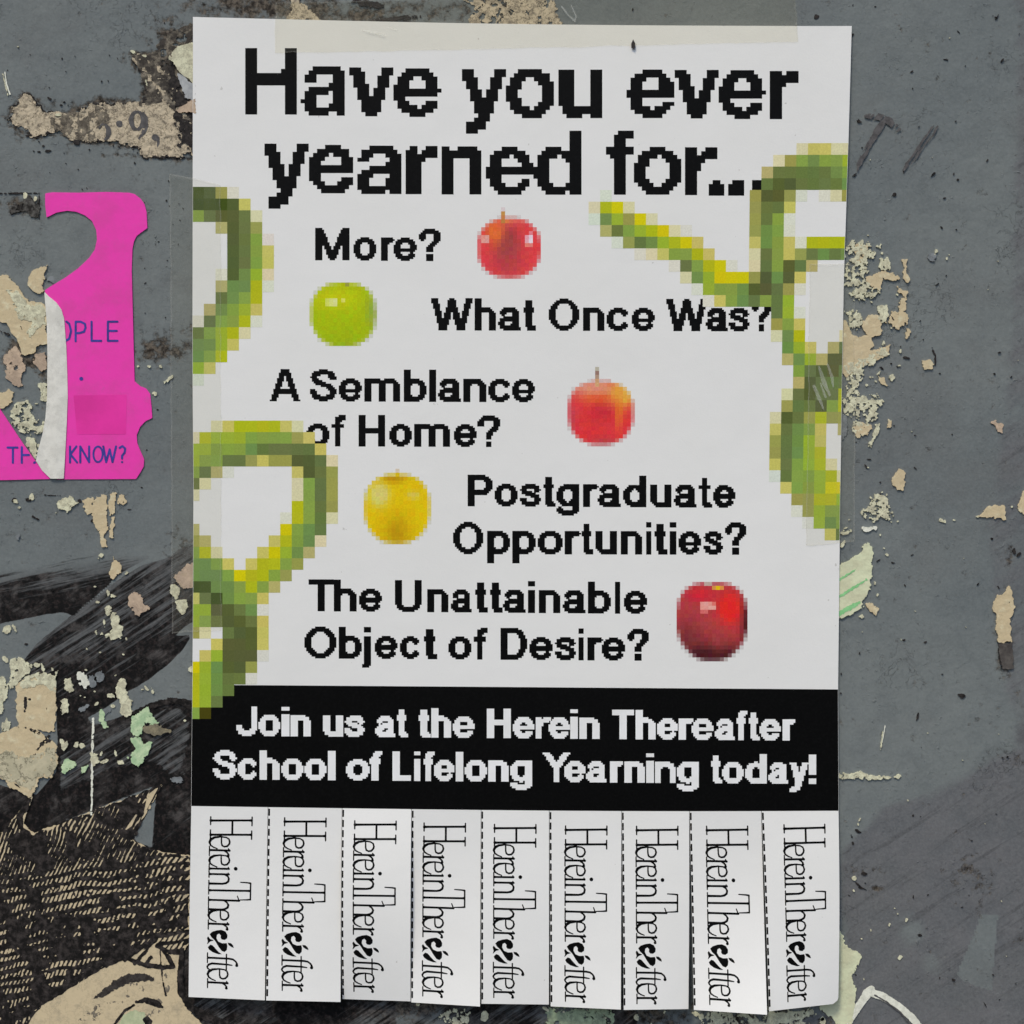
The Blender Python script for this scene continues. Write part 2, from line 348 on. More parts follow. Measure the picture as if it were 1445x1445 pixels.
def make_wall():
    inner = np.arange(-40, 1486, 3.0)
    far = np.array([60, 150, 300, 600, 1200, 2500, 5000.0])
    ax = np.concatenate([(-40 - far)[::-1], inner, inner[-1] + far])
    X, Y = np.meshgrid(ax, ax); ny, nx = X.shape
    b1 = sdf(S1, X, Y); b2 = sdf(S2, X, Y)
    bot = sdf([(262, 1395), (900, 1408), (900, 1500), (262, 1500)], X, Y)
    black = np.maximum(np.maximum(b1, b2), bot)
    d1 = np.clip((Y - 790 + 0.12 * X) / 72, 0.1, 1.0) * 1.0
    d2 = np.clip(0.66 + (X * 0.45 + Y - 985) / 190, 0.52, 1.0) * 1.0
    d2 = np.where(Y > 1090, 1.0, d2)
    dens = np.where((b1 > b2) & (b1 > -30), d1, d2)
    dens = np.where(bot > -8, np.where(X < 560, 0.8, 0.5) + 0.35 * fbm(X, Y, 60, 3, 5), dens)  # dark mottled strip below the tabs, deepened to paint in their shadow
    for poly, dv in HOLES:
        s = sdf(poly, X, Y); w = np.clip(s / 3 + 0.5, 0, 1); dens = dens * (1 - w) + dv * w
        if dv == 0: black = np.minimum(black, -s)
    direc = np.clip((b1 - b2) / 12, 0, 1)
    grime_shade = np.zeros(X.shape)
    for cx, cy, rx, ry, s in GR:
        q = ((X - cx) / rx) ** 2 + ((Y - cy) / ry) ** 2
        grime_shade = np.maximum(grime_shade, s * np.exp(-q * 0.8))
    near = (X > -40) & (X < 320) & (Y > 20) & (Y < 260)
    grime_shade = np.maximum(grime_shade, np.where(near, 0.85 * np.exp(-np.abs(sdf(NEWS, X, Y) + 3) / 6.0), 0))  # dark halo along the newsprint outline: dirt plus painted overhang shadow
    tone = np.clip(sdf([(1310, 1122), (1380, 1080), (1450, 1050), (6000, 900), (6000, 6000), (500, 6000), (900, 1480), (1190, 1420), (1186, 1200), (1250, 1140)], X, Y) / 40 + 0.45, 0, 1)
    t2 = np.clip(sdf([(1425, -2000), (1700, -2000), (1700, 1200), (1440, 1100), (1410, 950), (1390, 780), (1420, 500), (1430, 200)], X, Y) / 60 + 0.35, 0, 0.55)
    tone = np.maximum(tone, t2)
    hole = sdf([(1385, 1290), (1410, 1290), (1400, 1400), (1360, 1385), (1350, 1375)], X, Y)
    tone = np.where(hole > 0, tone * 0.3, tone)
    for cx, cy, r in ((1285, 1310, 30), (1315, 1360, 24)):
        tone = tone * (1 - 0.6 * np.exp(-((X - cx) ** 2 + (Y - cy) ** 2) / r ** 2))
    h = 0.25 * fbm(X, Y, 160, 3, 11) - 0.4
    h = np.where((X < -200) | (X > 1700), -0.4, h)
    co = W3(X.ravel(), Y.ravel(), h.ravel())
    i = np.arange(ny * nx).reshape(ny, nx)
    f = np.stack([i[:-1, :-1], i[1:, :-1], i[1:, 1:], i[:-1, 1:]], -1).reshape(-1, 4)
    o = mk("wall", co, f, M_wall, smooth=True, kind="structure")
    for nm, arr in (("black", black), ("dens", dens), ("dir", direc), ("grime_shade", grime_shade), ("tone", tone)):
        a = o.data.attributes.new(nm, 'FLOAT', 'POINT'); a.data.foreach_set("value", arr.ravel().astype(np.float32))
    o["label"] = "grey painted metal wall with peeling layers and black brush strokes"
    return o
wall = make_wall()

# ------------------------------------------------------------------ flakes, scraps and marks on the wall
def flakef(poly, amp, size, seed, lace=0.0):
    def f(X, Y):
        v = sdf(poly, X, Y) + 2.2 * amp * fbm(X, Y, size * 1.3, 5, seed, 0.66) + 1.5 * fbm(X, Y, 4.0, 4, seed + 9, 0.6)
        if lace: v = np.minimum(v, 4 * (lace + 1.1 * fbm(X, Y, size * 0.9, 5, seed + 50, 0.65)))
        return v
    return f
def scrap(name, label, cat, poly, mat, amp=2.0, size=7, h=0.16, lace=0.0, seed=None, group=None, cell=0.8, parent=None, kind=None, skirt=-0.45):
    seed = seed if seed is not None else int(sum(p[0] * 3 + p[1] for p in poly)) % 9973
    o = solid(name, flakef(poly, amp, size, seed, lace), bbox(poly, 5 + amp), cell, lambda x, y: h + 0.1 + 0 * x, mat, parent, skirt=skirt, wob=0.06, seed=seed, kind=kind)
    if o and label: tag(o, label, cat, group)
    return o
def blob(cx, cy, rx, ry, n=9, rot=0.0, seed=1):
    rr = random.Random(seed * 7919 + int(cx * 13 + cy)); out = []
    for k in range(n):
        a = 2 * math.pi * k / n; r = 0.72 + 0.5 * rr.random()
        x, y = rx * r * math.cos(a), ry * r * math.sin(a)
        out.append((cx + x * math.cos(rot) - y * math.sin(rot), cy + x * math.sin(rot) + y * math.cos(rot)))
    return out

# the old newsprint band showing at the upper left
news = NEWS
nroot = empty("newsprint_strip", "strip of old beige newsprint with printed digits showing through the grey paint at upper left", "newsprint")
solid("paper_layer", flakef(news, 3.4, 13, 21), bbox(news, 10), 0.8, lambda x, y: -0.1 + 0 * x, M_news, nroot, skirt=-0.7, wob=0.16)
solid("sooty_layer", flakef([(70, 165), (110, 158), (150, 150), (152, 168), (132, 184), (134, 200), (100, 192), (80, 186)], 3, 9, 55, 0.05), (60, 140, 165, 210), 0.9, lambda x, y: 0.03 + 0 * x, mat_flake("smoky_layer", (122, 114, 100), (78, 72, 64), (34, 30, 27), .7, 300), nroot, skirt=-0.6, wob=0.12)
solid("sooty_layer", lambda X, Y: np.minimum(sdf([(186, 78), (214, 76), (226, 60), (250, 40), (276, 30), (276, 176), (250, 170), (236, 140), (205, 150), (195, 150), (206, 128), (200, 105)], X, Y) + 4 * fbm(X, Y, 12, 4, 3), 3 + 9 * fbm(X, Y, 7, 4, 31)), (180, 25, 280, 180), 1.0, lambda x, y: -0.02 + 0 * x, M_dirty, nroot, skirt=-0.7, wob=0.1)
solid("soot_and_shade_edge", lambda X, Y: np.minimum(1.5 - np.abs(sdf(news, X, Y) + 7.4 * fbm(X, Y, 16.9, 5, 21, 0.66) - 0.6), 5 * (-0.05 + fbm(X, Y, 7, 5, 9))), bbox(news, 8), 0.9, lambda x, y: 0.0 + 0 * x, M_soot, nroot, skirt=-0.7)  # dark rim: soot, and the shadow of the paint lip drawn as colour
def ring(cx, cy, rx, ry, w, a0=0, a1=360, rot=0):
    out = []
    for k in range(25):
        a = math.radians(a0 + (a1 - a0) * k / 24); out.append((cx + rx * math.cos(a), cy - ry * math.sin(a), w if not callable(w) else w(a)))
    return out
nine = [ring(193.5, 170, 8.5, 12.5, lambda a: 1.5 + 2.0 * abs(math.cos(a))), [(202, 160, 2.4), (205.5, 168, 3.6), (205, 179, 3.6), (202, 188, 2.6), (196, 195, 1.2)]]
dig = nine + [[(168.5, 174.5, 4.6)], [(219, 194, 4.6)], [(222, 195, 3), (223.5, 201, 1.8), (222, 207, .6)], ring(146, 186, 7, 11, lambda a: 1.0 + 2.4 * max(0, math.cos(a)), -70, 150)]
solid("printed_digits", lambda X, Y: np.maximum.reduce([stroke_f(s, X, Y) for s in dig]) + 0.5 * fbm(X, Y, 4, 2, 4), (130, 150, 232, 212), 0.6, lambda x, y: 0.07 + 0 * x, M_ink2, nroot)
# torn leaf beside the poster edge
tl = empty("torn_paper_leaf", "curled cream paper leaf torn up beside the poster's upper left edge", "paper scrap")
solid("leaf", flakef([(241, 84), (250, 66), (262, 62), (276, 60), (276, 120), (266, 112), (252, 100)], 1.2, 8, 5), (232, 52, 280, 126), 0.8, lambda x, y: 0.25 + (276 - x) * 0.035, M_cream, tl, skirt=0.1)
solid("leaf", flakef([(246, 98), (256, 106), (276, 122), (276, 142), (262, 138), (256, 120)], 1.0, 8, 6), (236, 92, 280, 146), 0.8, lambda x, y: 0.35 + (x - 245) * 0.02, mat_flake("bluish_paper", (158, 160, 160), (140, 142, 144), (80, 78, 76), .2), tl, skirt=0.1)
solid("leaf", flakef([(247, 158), (262, 146), (276, 140), (276, 160), (262, 158)], 1.0, 6, 7), (238, 132, 280, 168), 0.8, lambda x, y: 0.4 + (x - 245) * 0.02, M_tanp, tl, skirt=0.0)
scrap("soot_hollow", "black hollow where paint has broken away left of the poster's top corner", "hole", [(236, 86), (246, 100), (256, 118), (262, 138), (276, 142), (276, 216), (252, 206), (250, 180), (246, 160), (240, 130)], M_soot, 3.5, 10, 0.1, 0.25, seed=77)

T, TP, C_, WF, GN, PG = M_tan, M_tanp, M_cream, M_white_f, M_green, M_pgreen
SC = [
 ("large tan flake under the heart shaped cut-out at the left edge", T, [(-20, 388), (8, 389), (16, 397), (24, 404), (30, 414), (42, 425), (64, 428), (67, 484), (53, 490), (52, 498), (36, 501), (30, 500), (27, 484), (24, 476), (14, 470), (8, 456), (-20, 446)], 1.2, 10, .12, 0),
 ("pale cream crust on top of the large tan flake beside the white strip", C_, [(12, 412), (24, 408), (34, 418), (44, 428), (62, 426), (66, 450), (56, 462), (44, 476), (38, 470), (44, 456), (30, 448), (22, 436)], 2.6, 8, .26, .55),
 ("small pointed tan flake just under the heart shaped cut-out", T, [(45, 382), (67, 374), (62, 392), (60, 402), (63, 411), (53, 415), (39, 404), (43, 392)], .8, 8, .14, 0),
 ("dirty pinkish flake low on the sooty patch at the left edge", TP, [(8, 505), (20, 490), (32, 498), (36, 520), (28, 550), (20, 545), (6, 525)], 2.4, 8, .14, .5),
 ("narrow pinkish flake against the white strip's left side", TP, [(48, 500), (64, 496), (66, 520), (58, 524), (48, 512)], 2, 8, .12, 0),
 ("rounded tan flake cut by the left frame edge above the pink corner", T, [(-20, 556), (4, 555), (12, 548), (19, 554), (17, 566), (6, 576), (-20, 578)], .8, 8, .14, 0),
 ("speckled cream crust between the pink corner and the white strip", C_, [(16, 580), (24, 570), (40, 566), (46, 586), (62, 596), (60, 610), (40, 614), (26, 608)], 2, 7, .2, .15),
 ("cream flake chain running down to the letters on the pink corner", C_, [(36, 616), (48, 618), (54, 634), (50, 648), (44, 640), (38, 628)], 1.4, 6, .2, .7),
 ("small cream flake tucked against the white strip", C_, [(53, 542), (66, 538), (66, 568), (54, 566), (58, 554)], 1.8, 6, .18, .6),
 ("cream crumbly flake under the pink flyer, left of the drip", C_, [(78, 712), (88, 702), (104, 704), (109, 710), (98, 718), (86, 720)], 2.2, 6, .22, .6),
 ("long tan drip shaped flake below the pink flyer", T, [(134, 702), (152, 698), (152, 740), (149, 758), (151, 772), (144, 772), (141, 756), (133, 742), (130, 722)], 1.3, 7, .14, 0),
 ("ragged tan flake on the left shoulder of the drip shaped flake", T, [(116, 706), (124, 702), (130, 704), (132, 724), (124, 728), (116, 718)], 1.8, 6, .14, .6),
 ("thin tan sliver right of the drip shaped flake", T, [(155, 696), (162, 697), (160, 722), (156, 726), (154, 716)], 1.0, 6, .14, 0),
 ("lower thin tan sliver beside the drip shaped flake", T, [(157, 730), (161, 730), (160, 758), (155, 758)], 1.0, 6, .14, 0),
 ("small tan flake farthest right under the pink flyer", T, [(168, 699), (174, 700), (179, 707), (174, 712), (167, 709)], 1.4, 6, .14, .6),
 ("oval tan flake at the tip of the upper black stroke", T, [(160, 786), (168, 796), (169, 808), (160, 816), (153, 810), (156, 796)], 1.4, 6, .16, 0),
 ("pinkish tan flake in the middle of the black stroke", TP, [(180, 838), (190, 834), (200, 838), (202, 852), (210, 858), (200, 864), (192, 869), (184, 856)], 1.8, 7, .2, 0),
 ("tall cream flake on the black stroke under two small chips", C_, [(156, 866), (168, 868), (168, 880), (174, 886), (170, 900), (160, 905), (152, 896), (158, 886)], 1.6, 6, .22, 0),
 ("small cream hooked flake above the tall cream flake", C_, [(150, 856), (154, 854), (158, 862), (152, 868), (148, 862)], .8, 5, .2, 0),
 ("upper pinkish flake half under the poster's left edge", TP, [(247, 812), (256, 804), (266, 796), (276, 792), (276, 828), (258, 832), (252, 822)], 1.5, 8, .18, 0),
 ("cream chip left of the pinkish flake by the poster edge", C_, [(239, 826), (248, 824), (253, 836), (248, 846), (241, 838)], 1.5, 5, .2, 0),
 ("rounded cream flake hugging the poster's left edge", C_, [(249, 848), (258, 843), (266, 848), (265, 860), (258, 866), (250, 858)], 1.2, 6, .2, 0),
 ("biggest tan flake at lower left with a ragged cream rim", T, [(22, 966), (34, 958), (52, 956), (66, 962), (79, 960), (80, 1000), (79, 1036), (66, 1032), (44, 1026), (60, 1036), (72, 1044), (80, 1050), (80, 1074), (72, 1096), (57, 1098), (50, 1112), (41, 1124), (30, 1118), (14, 1110), (6, 1100), (-20, 1096), (-20, 1040), (10, 1030), (27, 1026), (20, 1010), (23, 984)], 1.8, 9, .15, 0),
 ("cream crust along the top of the biggest tan flake", C_, [(26, 968), (36, 954), (54, 950), (80, 950), (80, 978), (70, 976), (60, 966), (44, 966), (34, 972)], 2, 7, .26, .5),
 ("grey cream crackled crust on the lower half of the biggest tan flake", mat_flake("crackled_cream", (178, 170, 144), (160, 154, 130), (60, 56, 48), .7, 130), [(-20, 1062), (10, 1060), (30, 1068), (56, 1060), (79, 1056), (77, 1080), (70, 1094), (54, 1098), (44, 1116), (30, 1112), (10, 1100), (-20, 1096)], 2, 9, .24, .75),
 ("cream crusty flake above the biggest tan flake", C_, [(16, 930), (30, 926), (38, 936), (43, 948), (34, 956), (24, 962), (14, 972), (16, 954)], 2.2, 7, .24, .6),
 ("cream flake cut by the left frame edge beside the biggest tan flake", C_, [(-20, 955), (6, 956), (12, 966), (8, 984), (4, 1008), (-20, 1014)], 2, 7, .22, .5),
 ("small cream flake low at the left frame edge", C_, [(2, 1022), (10, 1014), (14, 1026), (8, 1034), (2, 1032)], 1.5, 5, .22, .7),
 ("narrow cream chip just right of the biggest tan flake's top", C_, [(92, 958), (99, 957), (104, 974), (98, 979), (90, 970)], 1, 5, .22, 0),
 ("cream chip on the right rim of the biggest tan flake", C_, [(88, 986), (97, 986), (96, 1004), (88, 1008), (86, 996)], 1.2, 5, .22, 0),
 ("whitish smeared flake on the black stroke, right of the narrow chip", WF, [(110, 948), (122, 950), (126, 966), (118, 975), (112, 964)], 1.6, 6, .2, .5),
 ("tallest cream flake on the lower black stroke", C_, [(168, 958), (178, 958), (178, 980), (186, 990), (188, 1008), (178, 1013), (170, 1004), (170, 990), (164, 978)], 1.5, 6, .24, 0),
 ("light green flake cluster left of the black footer's top", GN, [(198, 1002), (208, 1000), (214, 1010), (224, 1020), (216, 1024), (206, 1022), (202, 1036), (192, 1038), (186, 1030), (188, 1014)], 1.6, 6, .24, .8),
 ("light green flake below the green cluster beside the footer", GN, [(184, 1042), (196, 1040), (204, 1048), (215, 1048), (212, 1062), (204, 1070), (196, 1082), (188, 1076), (182, 1070), (190, 1056)], 1.4, 6, .24, 0),
 ("brown grey splinter lying over the green cluster", mat_flake("brown_grey_flake", (128, 120, 98), (108, 102, 86), (60, 54, 44), .4), [(200, 1026), (220, 1022), (240, 1032), (226, 1037), (206, 1036)], 1, 6, .32, 0),
 ("small slim green flake on the curved black stroke", GN, [(142, 1002), (147, 1004), (148, 1016), (152, 1026), (147, 1027), (140, 1016)], .8, 5, .22, 0),
 ("cream flake on the grey streaks under the white drip line", C_, [(127, 1062), (138, 1064), (140, 1074), (132, 1080), (128, 1072)], 1.2, 5, .22, 0),
 ("pale green flake at the left end of the grey streaks", GN, [(86, 1080), (94, 1068), (106, 1076), (104, 1084), (90, 1090)], 1.8, 5, .22, .7),
 ("pale green chip under the white drip line", GN, [(114, 1082), (126, 1080), (122, 1088), (116, 1092)], 1, 5, .22, 0),
 ("cream chip right of the biggest tan flake, lower", C_, [(87, 1048), (94, 1046), (96, 1052), (91, 1060), (87, 1056)], 1, 5, .22, 0),
 # right side
 ("lacy cream crust beside the poster under the right tape's top", C_, [(1196, 344), (1228, 340), (1233, 356), (1226, 372), (1220, 390), (1228, 404), (1240, 408), (1232, 420), (1206, 424), (1190, 404), (1192, 380), (1200, 366)], 2.5, 6, .2, .1),
 ("tan flake inside the lacy crust beside the right tape", T, [(1208, 348), (1226, 344), (1222, 362), (1216, 374), (1208, 366)], 2.2, 7, .13, .3),
 ("small cream and tan flake above the gap of the right cluster", C_, [(1242, 366), (1254, 364), (1256, 376), (1250, 386), (1243, 380)], 1.4, 6, .18, .6),
 ("broken tan flake at the centre of the right cluster", T, [(1222, 392), (1236, 386), (1250, 384), (1266, 388), (1272, 394), (1262, 396), (1246, 392), (1243, 408), (1230, 404), (1223, 398)], 1.4, 7, .13, 0),
 ("narrow upright tan flake at the right cluster's far edge", T, [(1273, 367), (1280, 367), (1279, 386), (1284, 392), (1281, 401), (1274, 394), (1276, 382)], .7, 7, .13, 0),
 ("slanting tan flake below the narrow upright one", T, [(1265, 402), (1272, 408), (1279, 412), (1278, 419), (1270, 415), (1266, 408)], .8, 6, .13, 0),
 ("tan flake low on the right cluster's far edge", T, [(1266, 432), (1272, 422), (1278, 420), (1279, 436), (1272, 440)], 1.4, 6, .13, 0),
 ("ragged tan and cream flake at the right cluster's lower right corner", T, [(1248, 452), (1258, 442), (1270, 440), (1281, 444), (1277, 460), (1268, 466), (1256, 456)], 2, 7, .13, .6),
 ("bright cream flake in the middle of the right cluster", C_, [(1240, 432), (1252, 430), (1254, 446), (1246, 456), (1238, 448)], 1.2, 6, .2, 0),
 ("rounded tan flake left of the bright cream one", T, [(1217, 456), (1226, 445), (1240, 446), (1244, 460), (1242, 472), (1228, 475), (1218, 466)], 1, 7, .13, 0),
 ("cream crumbly flake above the rounded tan flake", C_, [(1192, 440), (1206, 436), (1216, 448), (1212, 462), (1200, 462)], 2, 5, .2, .4),
 ("small leaf shaped tan flake hanging right of the cluster", T, [(1279, 464), (1284, 463), (1285, 474), (1279, 479), (1277, 472)], .6, 6, .13, 0),
 ("wide tan flake touching the poster's right edge", T, [(1178, 452), (1196, 454), (1202, 470), (1212, 477), (1230, 470), (1233, 484), (1226, 496), (1240, 492), (1256, 486), (1256, 500), (1242, 506), (1224, 512), (1206, 526), (1194, 530), (1178, 522)], 1.2, 8, .13, 0),
 ("cream speckled rim under the wide tan flake", C_, [(1188, 516), (1210, 508), (1232, 500), (1246, 484), (1252, 500), (1240, 508), (1218, 518), (1222, 530), (1206, 548), (1196, 556), (1198, 530)], 2.4, 5, .22, .2),
 ("single tan flake right of the cluster on plain grey paint", T, [(1301, 509), (1312, 508), (1318, 514), (1314, 521), (1302, 524), (1304, 515)], .8, 6, .13, 0),
 ("little tan flake above the lacy lower crust", T, [(1240, 531), (1247, 534), (1253, 545), (1246, 544), (1240, 538)], .8, 5, .13, 0),
 ("lacy grey cream crust lower down beside the right tape", C_, [(1188, 558), (1206, 552), (1222, 560), (1236, 556), (1244, 566), (1240, 584), (1228, 596), (1224, 610), (1208, 614), (1204, 596), (1192, 580)], 2.4, 5, .2, .08),
 ("tan flake at the foot of the lacy lower crust", T, [(1205, 602), (1216, 598), (1228, 600), (1224, 612), (1212, 616), (1206, 612)], 2, 6, .15, .5),
 ("squiggly cream thread of paint under the lacy crust", C_, [(1236, 600), (1242, 598), (1241, 610), (1234, 620), (1229, 633), (1226, 630), (1232, 614)], 1.1, 5, .16, .9),
 ("tiny tan flake between the lacy crust and plain wall", T, [(1254, 592), (1258, 594), (1256, 604), (1251, 604)], .6, 5, .13, 0),
 ("lone upright tan flake on the grey right of the tape", T, [(1269, 661), (1277, 668), (1277, 684), (1275, 694), (1265, 690), (1261, 684), (1258, 674), (1264, 670)], .7, 7, .13, 0),
 ("pinkish notched flake near the right frame edge", TP, [(1398, 596), (1405, 593), (1408, 598), (1415, 598), (1415, 612), (1408, 610), (1404, 602)], .7, 6, .13, 0),
 ("wide tan flake low near the right frame edge", T, [(1385, 724), (1396, 714), (1412, 712), (1419, 710), (1419, 732), (1400, 731), (1380, 729)], 1, 7, .13, 0),
 ("tan flake cut by the right frame edge", T, [(1437, 706), (1445, 694), (1470, 690), (1470, 728), (1446, 730), (1440, 722), (1434, 720)], 1, 7, .13, 0),
 ("ragged cream flake with holes above the pale green patch", C_, [(1218, 722), (1226, 712), (1232, 700), (1240, 694), (1252, 706), (1250, 714), (1258, 722), (1256, 734), (1244, 730), (1230, 734), (1218, 730)], 2.2, 5, .2, .22),
 ("flat cream streak just above the pale green patch", WF, [(1216, 742), (1224, 744), (1241, 742), (1236, 747), (1222, 750), (1216, 748)], .8, 5, .18, 0),
 ("large pale green flake with scraped green lines right of the poster", PG, [(1178, 800), (1198, 790), (1212, 782), (1219, 768), (1228, 766), (1231, 780), (1229, 800), (1229, 826), (1222, 842), (1214, 848), (1219, 858), (1206, 863), (1194, 872), (1178, 876)], 1.4, 5, .16, 0),
 ("crumbled tan chip at the pale green flake's lower right", T, [(1222, 852), (1232, 852), (1240, 860), (1236, 869), (1230, 862), (1222, 858)], 1.2, 5, .14, .7),
 ("flame shaped tan flake near the right frame edge", T, [(1424, 828), (1430, 846), (1432, 858), (1425, 872), (1427, 888), (1427, 905), (1409, 907), (1406, 888), (1407, 866), (1400, 862), (1401, 850), (1408, 841), (1414, 840)], .6, 8, .14, 0),
 ("dark grey stub directly under the flame shaped flake", mat_flake("dark_stub", (84, 80, 76), (66, 62, 60), (34, 30, 30), .3), [(1409, 909), (1428, 908), (1430, 943), (1414, 944), (1411, 926)], .6, 8, .06, 0),
 ("thin cream and white streak right of the black footer", C_, [(1178, 1090), (1204, 1092), (1214, 1088), (1222, 1092), (1238, 1096), (1270, 1095), (1268, 1098), (1240, 1099), (1224, 1101), (1206, 1098), (1178, 1097)], .9, 5, .16, .5),
 ("pale green cream flake behind the poster's lower right corner", PG, [(1178, 1318), (1186, 1314), (1190, 1328), (1198, 1340), (1207, 1342), (1214, 1346), (1214, 1358), (1206, 1366), (1204, 1382), (1208, 1394), (1206, 1420), (1202, 1444), (1180, 1446), (1174, 1434), (1166, 1432), (1157, 1424), (1160, 1400), (1178, 1400)], 1.3, 7, .12, 0),
 ("cream crust showing under the last tabs", C_, [(980, 1428), (1050, 1424), (1110, 1424), (1150, 1428), (1130, 1452), (1060, 1450), (990, 1450)], 3, 8, .1, .12),
 ("mottled green crust under the middle tabs", mat_flake("mottled_green", (150, 164, 134), (120, 130, 110), (60, 60, 50), .4), [(770, 1420), (810, 1422), (860, 1422), (866, 1440), (850, 1460), (770, 1460)], 3, 9, .1, .2),
 ("cream crust under the fourth tab", C_, [(618, 1432), (640, 1424), (664, 1426), (662, 1444), (640, 1446), (628, 1442)], 2.6, 6, .12, .1),
 ("beige plaster patch above the poster left of centre", M_news, [(408, -10), (424, -10), (420, 6), (432, 10), (446, 18), (450, 30), (404, 30), (412, 14)], 2, 8, -.1, 0),
 ("rough beige plaster patch above the poster's middle", M_news, [(650, -10), (786, -10), (789, 36), (660, 36), (668, 10)], 3, 9, -.12, .35),
]
# (seed depends on the outline)
for i, (lab, m, poly, amp, size, h, lace) in enumerate(SC):
    scrap("paint_flake", lab, "paint flake", poly, m, amp, size, h, lace, seed=100 + i * 7, cell=0.8 if len(poly) < 30 else 1.0)

scrap("soot_patch", "black speckled patch at the left edge, beside the flyer's top corner", "dirt patch", [(12, 302), (20, 290), (34, 282), (40, 274), (46, 284), (55, 278), (55, 309), (44, 303), (30, 298)], mat_flake("mottled_soot", (34, 32, 30), (92, 90, 86), (14, 13, 12), .4, 300), 1.5, 7, 0.0, .45, seed=41)
# uncountable crumbs
def crumbs(name, pts, mat, kind="stuff", cell=0.6, h=0.16, noise=1.4):
    groups = []; cos = []; trs = []; n = 0
    for i, (x, y, rx, ry, rot) in enumerate(pts):
        b = (x - rx - 4, y - ry - 4, x + rx + 4, y + ry + 4); cl = min(cell, max(0.35, min(rx, ry) / 3))
        b = (x - max(rx, ry) - 3, y - max(rx, ry) - 3, x + max(rx, ry) + 3, y + max(rx, ry) + 3)
        nx = int((b[2] - b[0]) / cl) + 3; X, Y = np.meshgrid(b[0] + np.arange(nx) * cl, b[1] + np.arange(nx) * cl)
        c, s = math.cos(rot), math.sin(rot); u = ((X - x) * c + (Y - y) * s) / rx; v = (-(X - x) * s + (Y - y) * c) / ry
        F = (1 - np.sqrt(u * u + v * v)) * min(rx, ry) + noise * min(1, min(rx, ry) / 2.2) * (1.3 * fbm(X, Y, 4.5, 4, i * 3 + 1, 0.65) - 0.1)
        r = march(F, b[0], b[1], cl)
        if r is None: continue
        vx, vy, tr, sg = r; top = W3(vx, vy, h + 0 * vx); low = W3(vx, vy, -0.45 + 0 * vx); k = len(vx)
        a, bb = sg[:, 0], sg[:, 1]
        cos += [top, low]; trs += [tr + n, np.stack([a, bb, bb + k], 1) + n, np.stack([a, bb + k, a + k], 1) + n]; n += 2 * k
    return mk(name, np.concatenate(cos), np.concatenate(trs), mat, kind=kind)
rng = random.Random(4)
def scatter(n, x0, y0, x1, y1, r0, r1, asp=2.0):
    return [(rng.uniform(x0, x1), rng.uniform(y0, y1), rng.uniform(r0, r1) * rng.uniform(1, asp), rng.uniform(r0, r1), rng.uniform(0, 3.1)) for _ in range(n)]
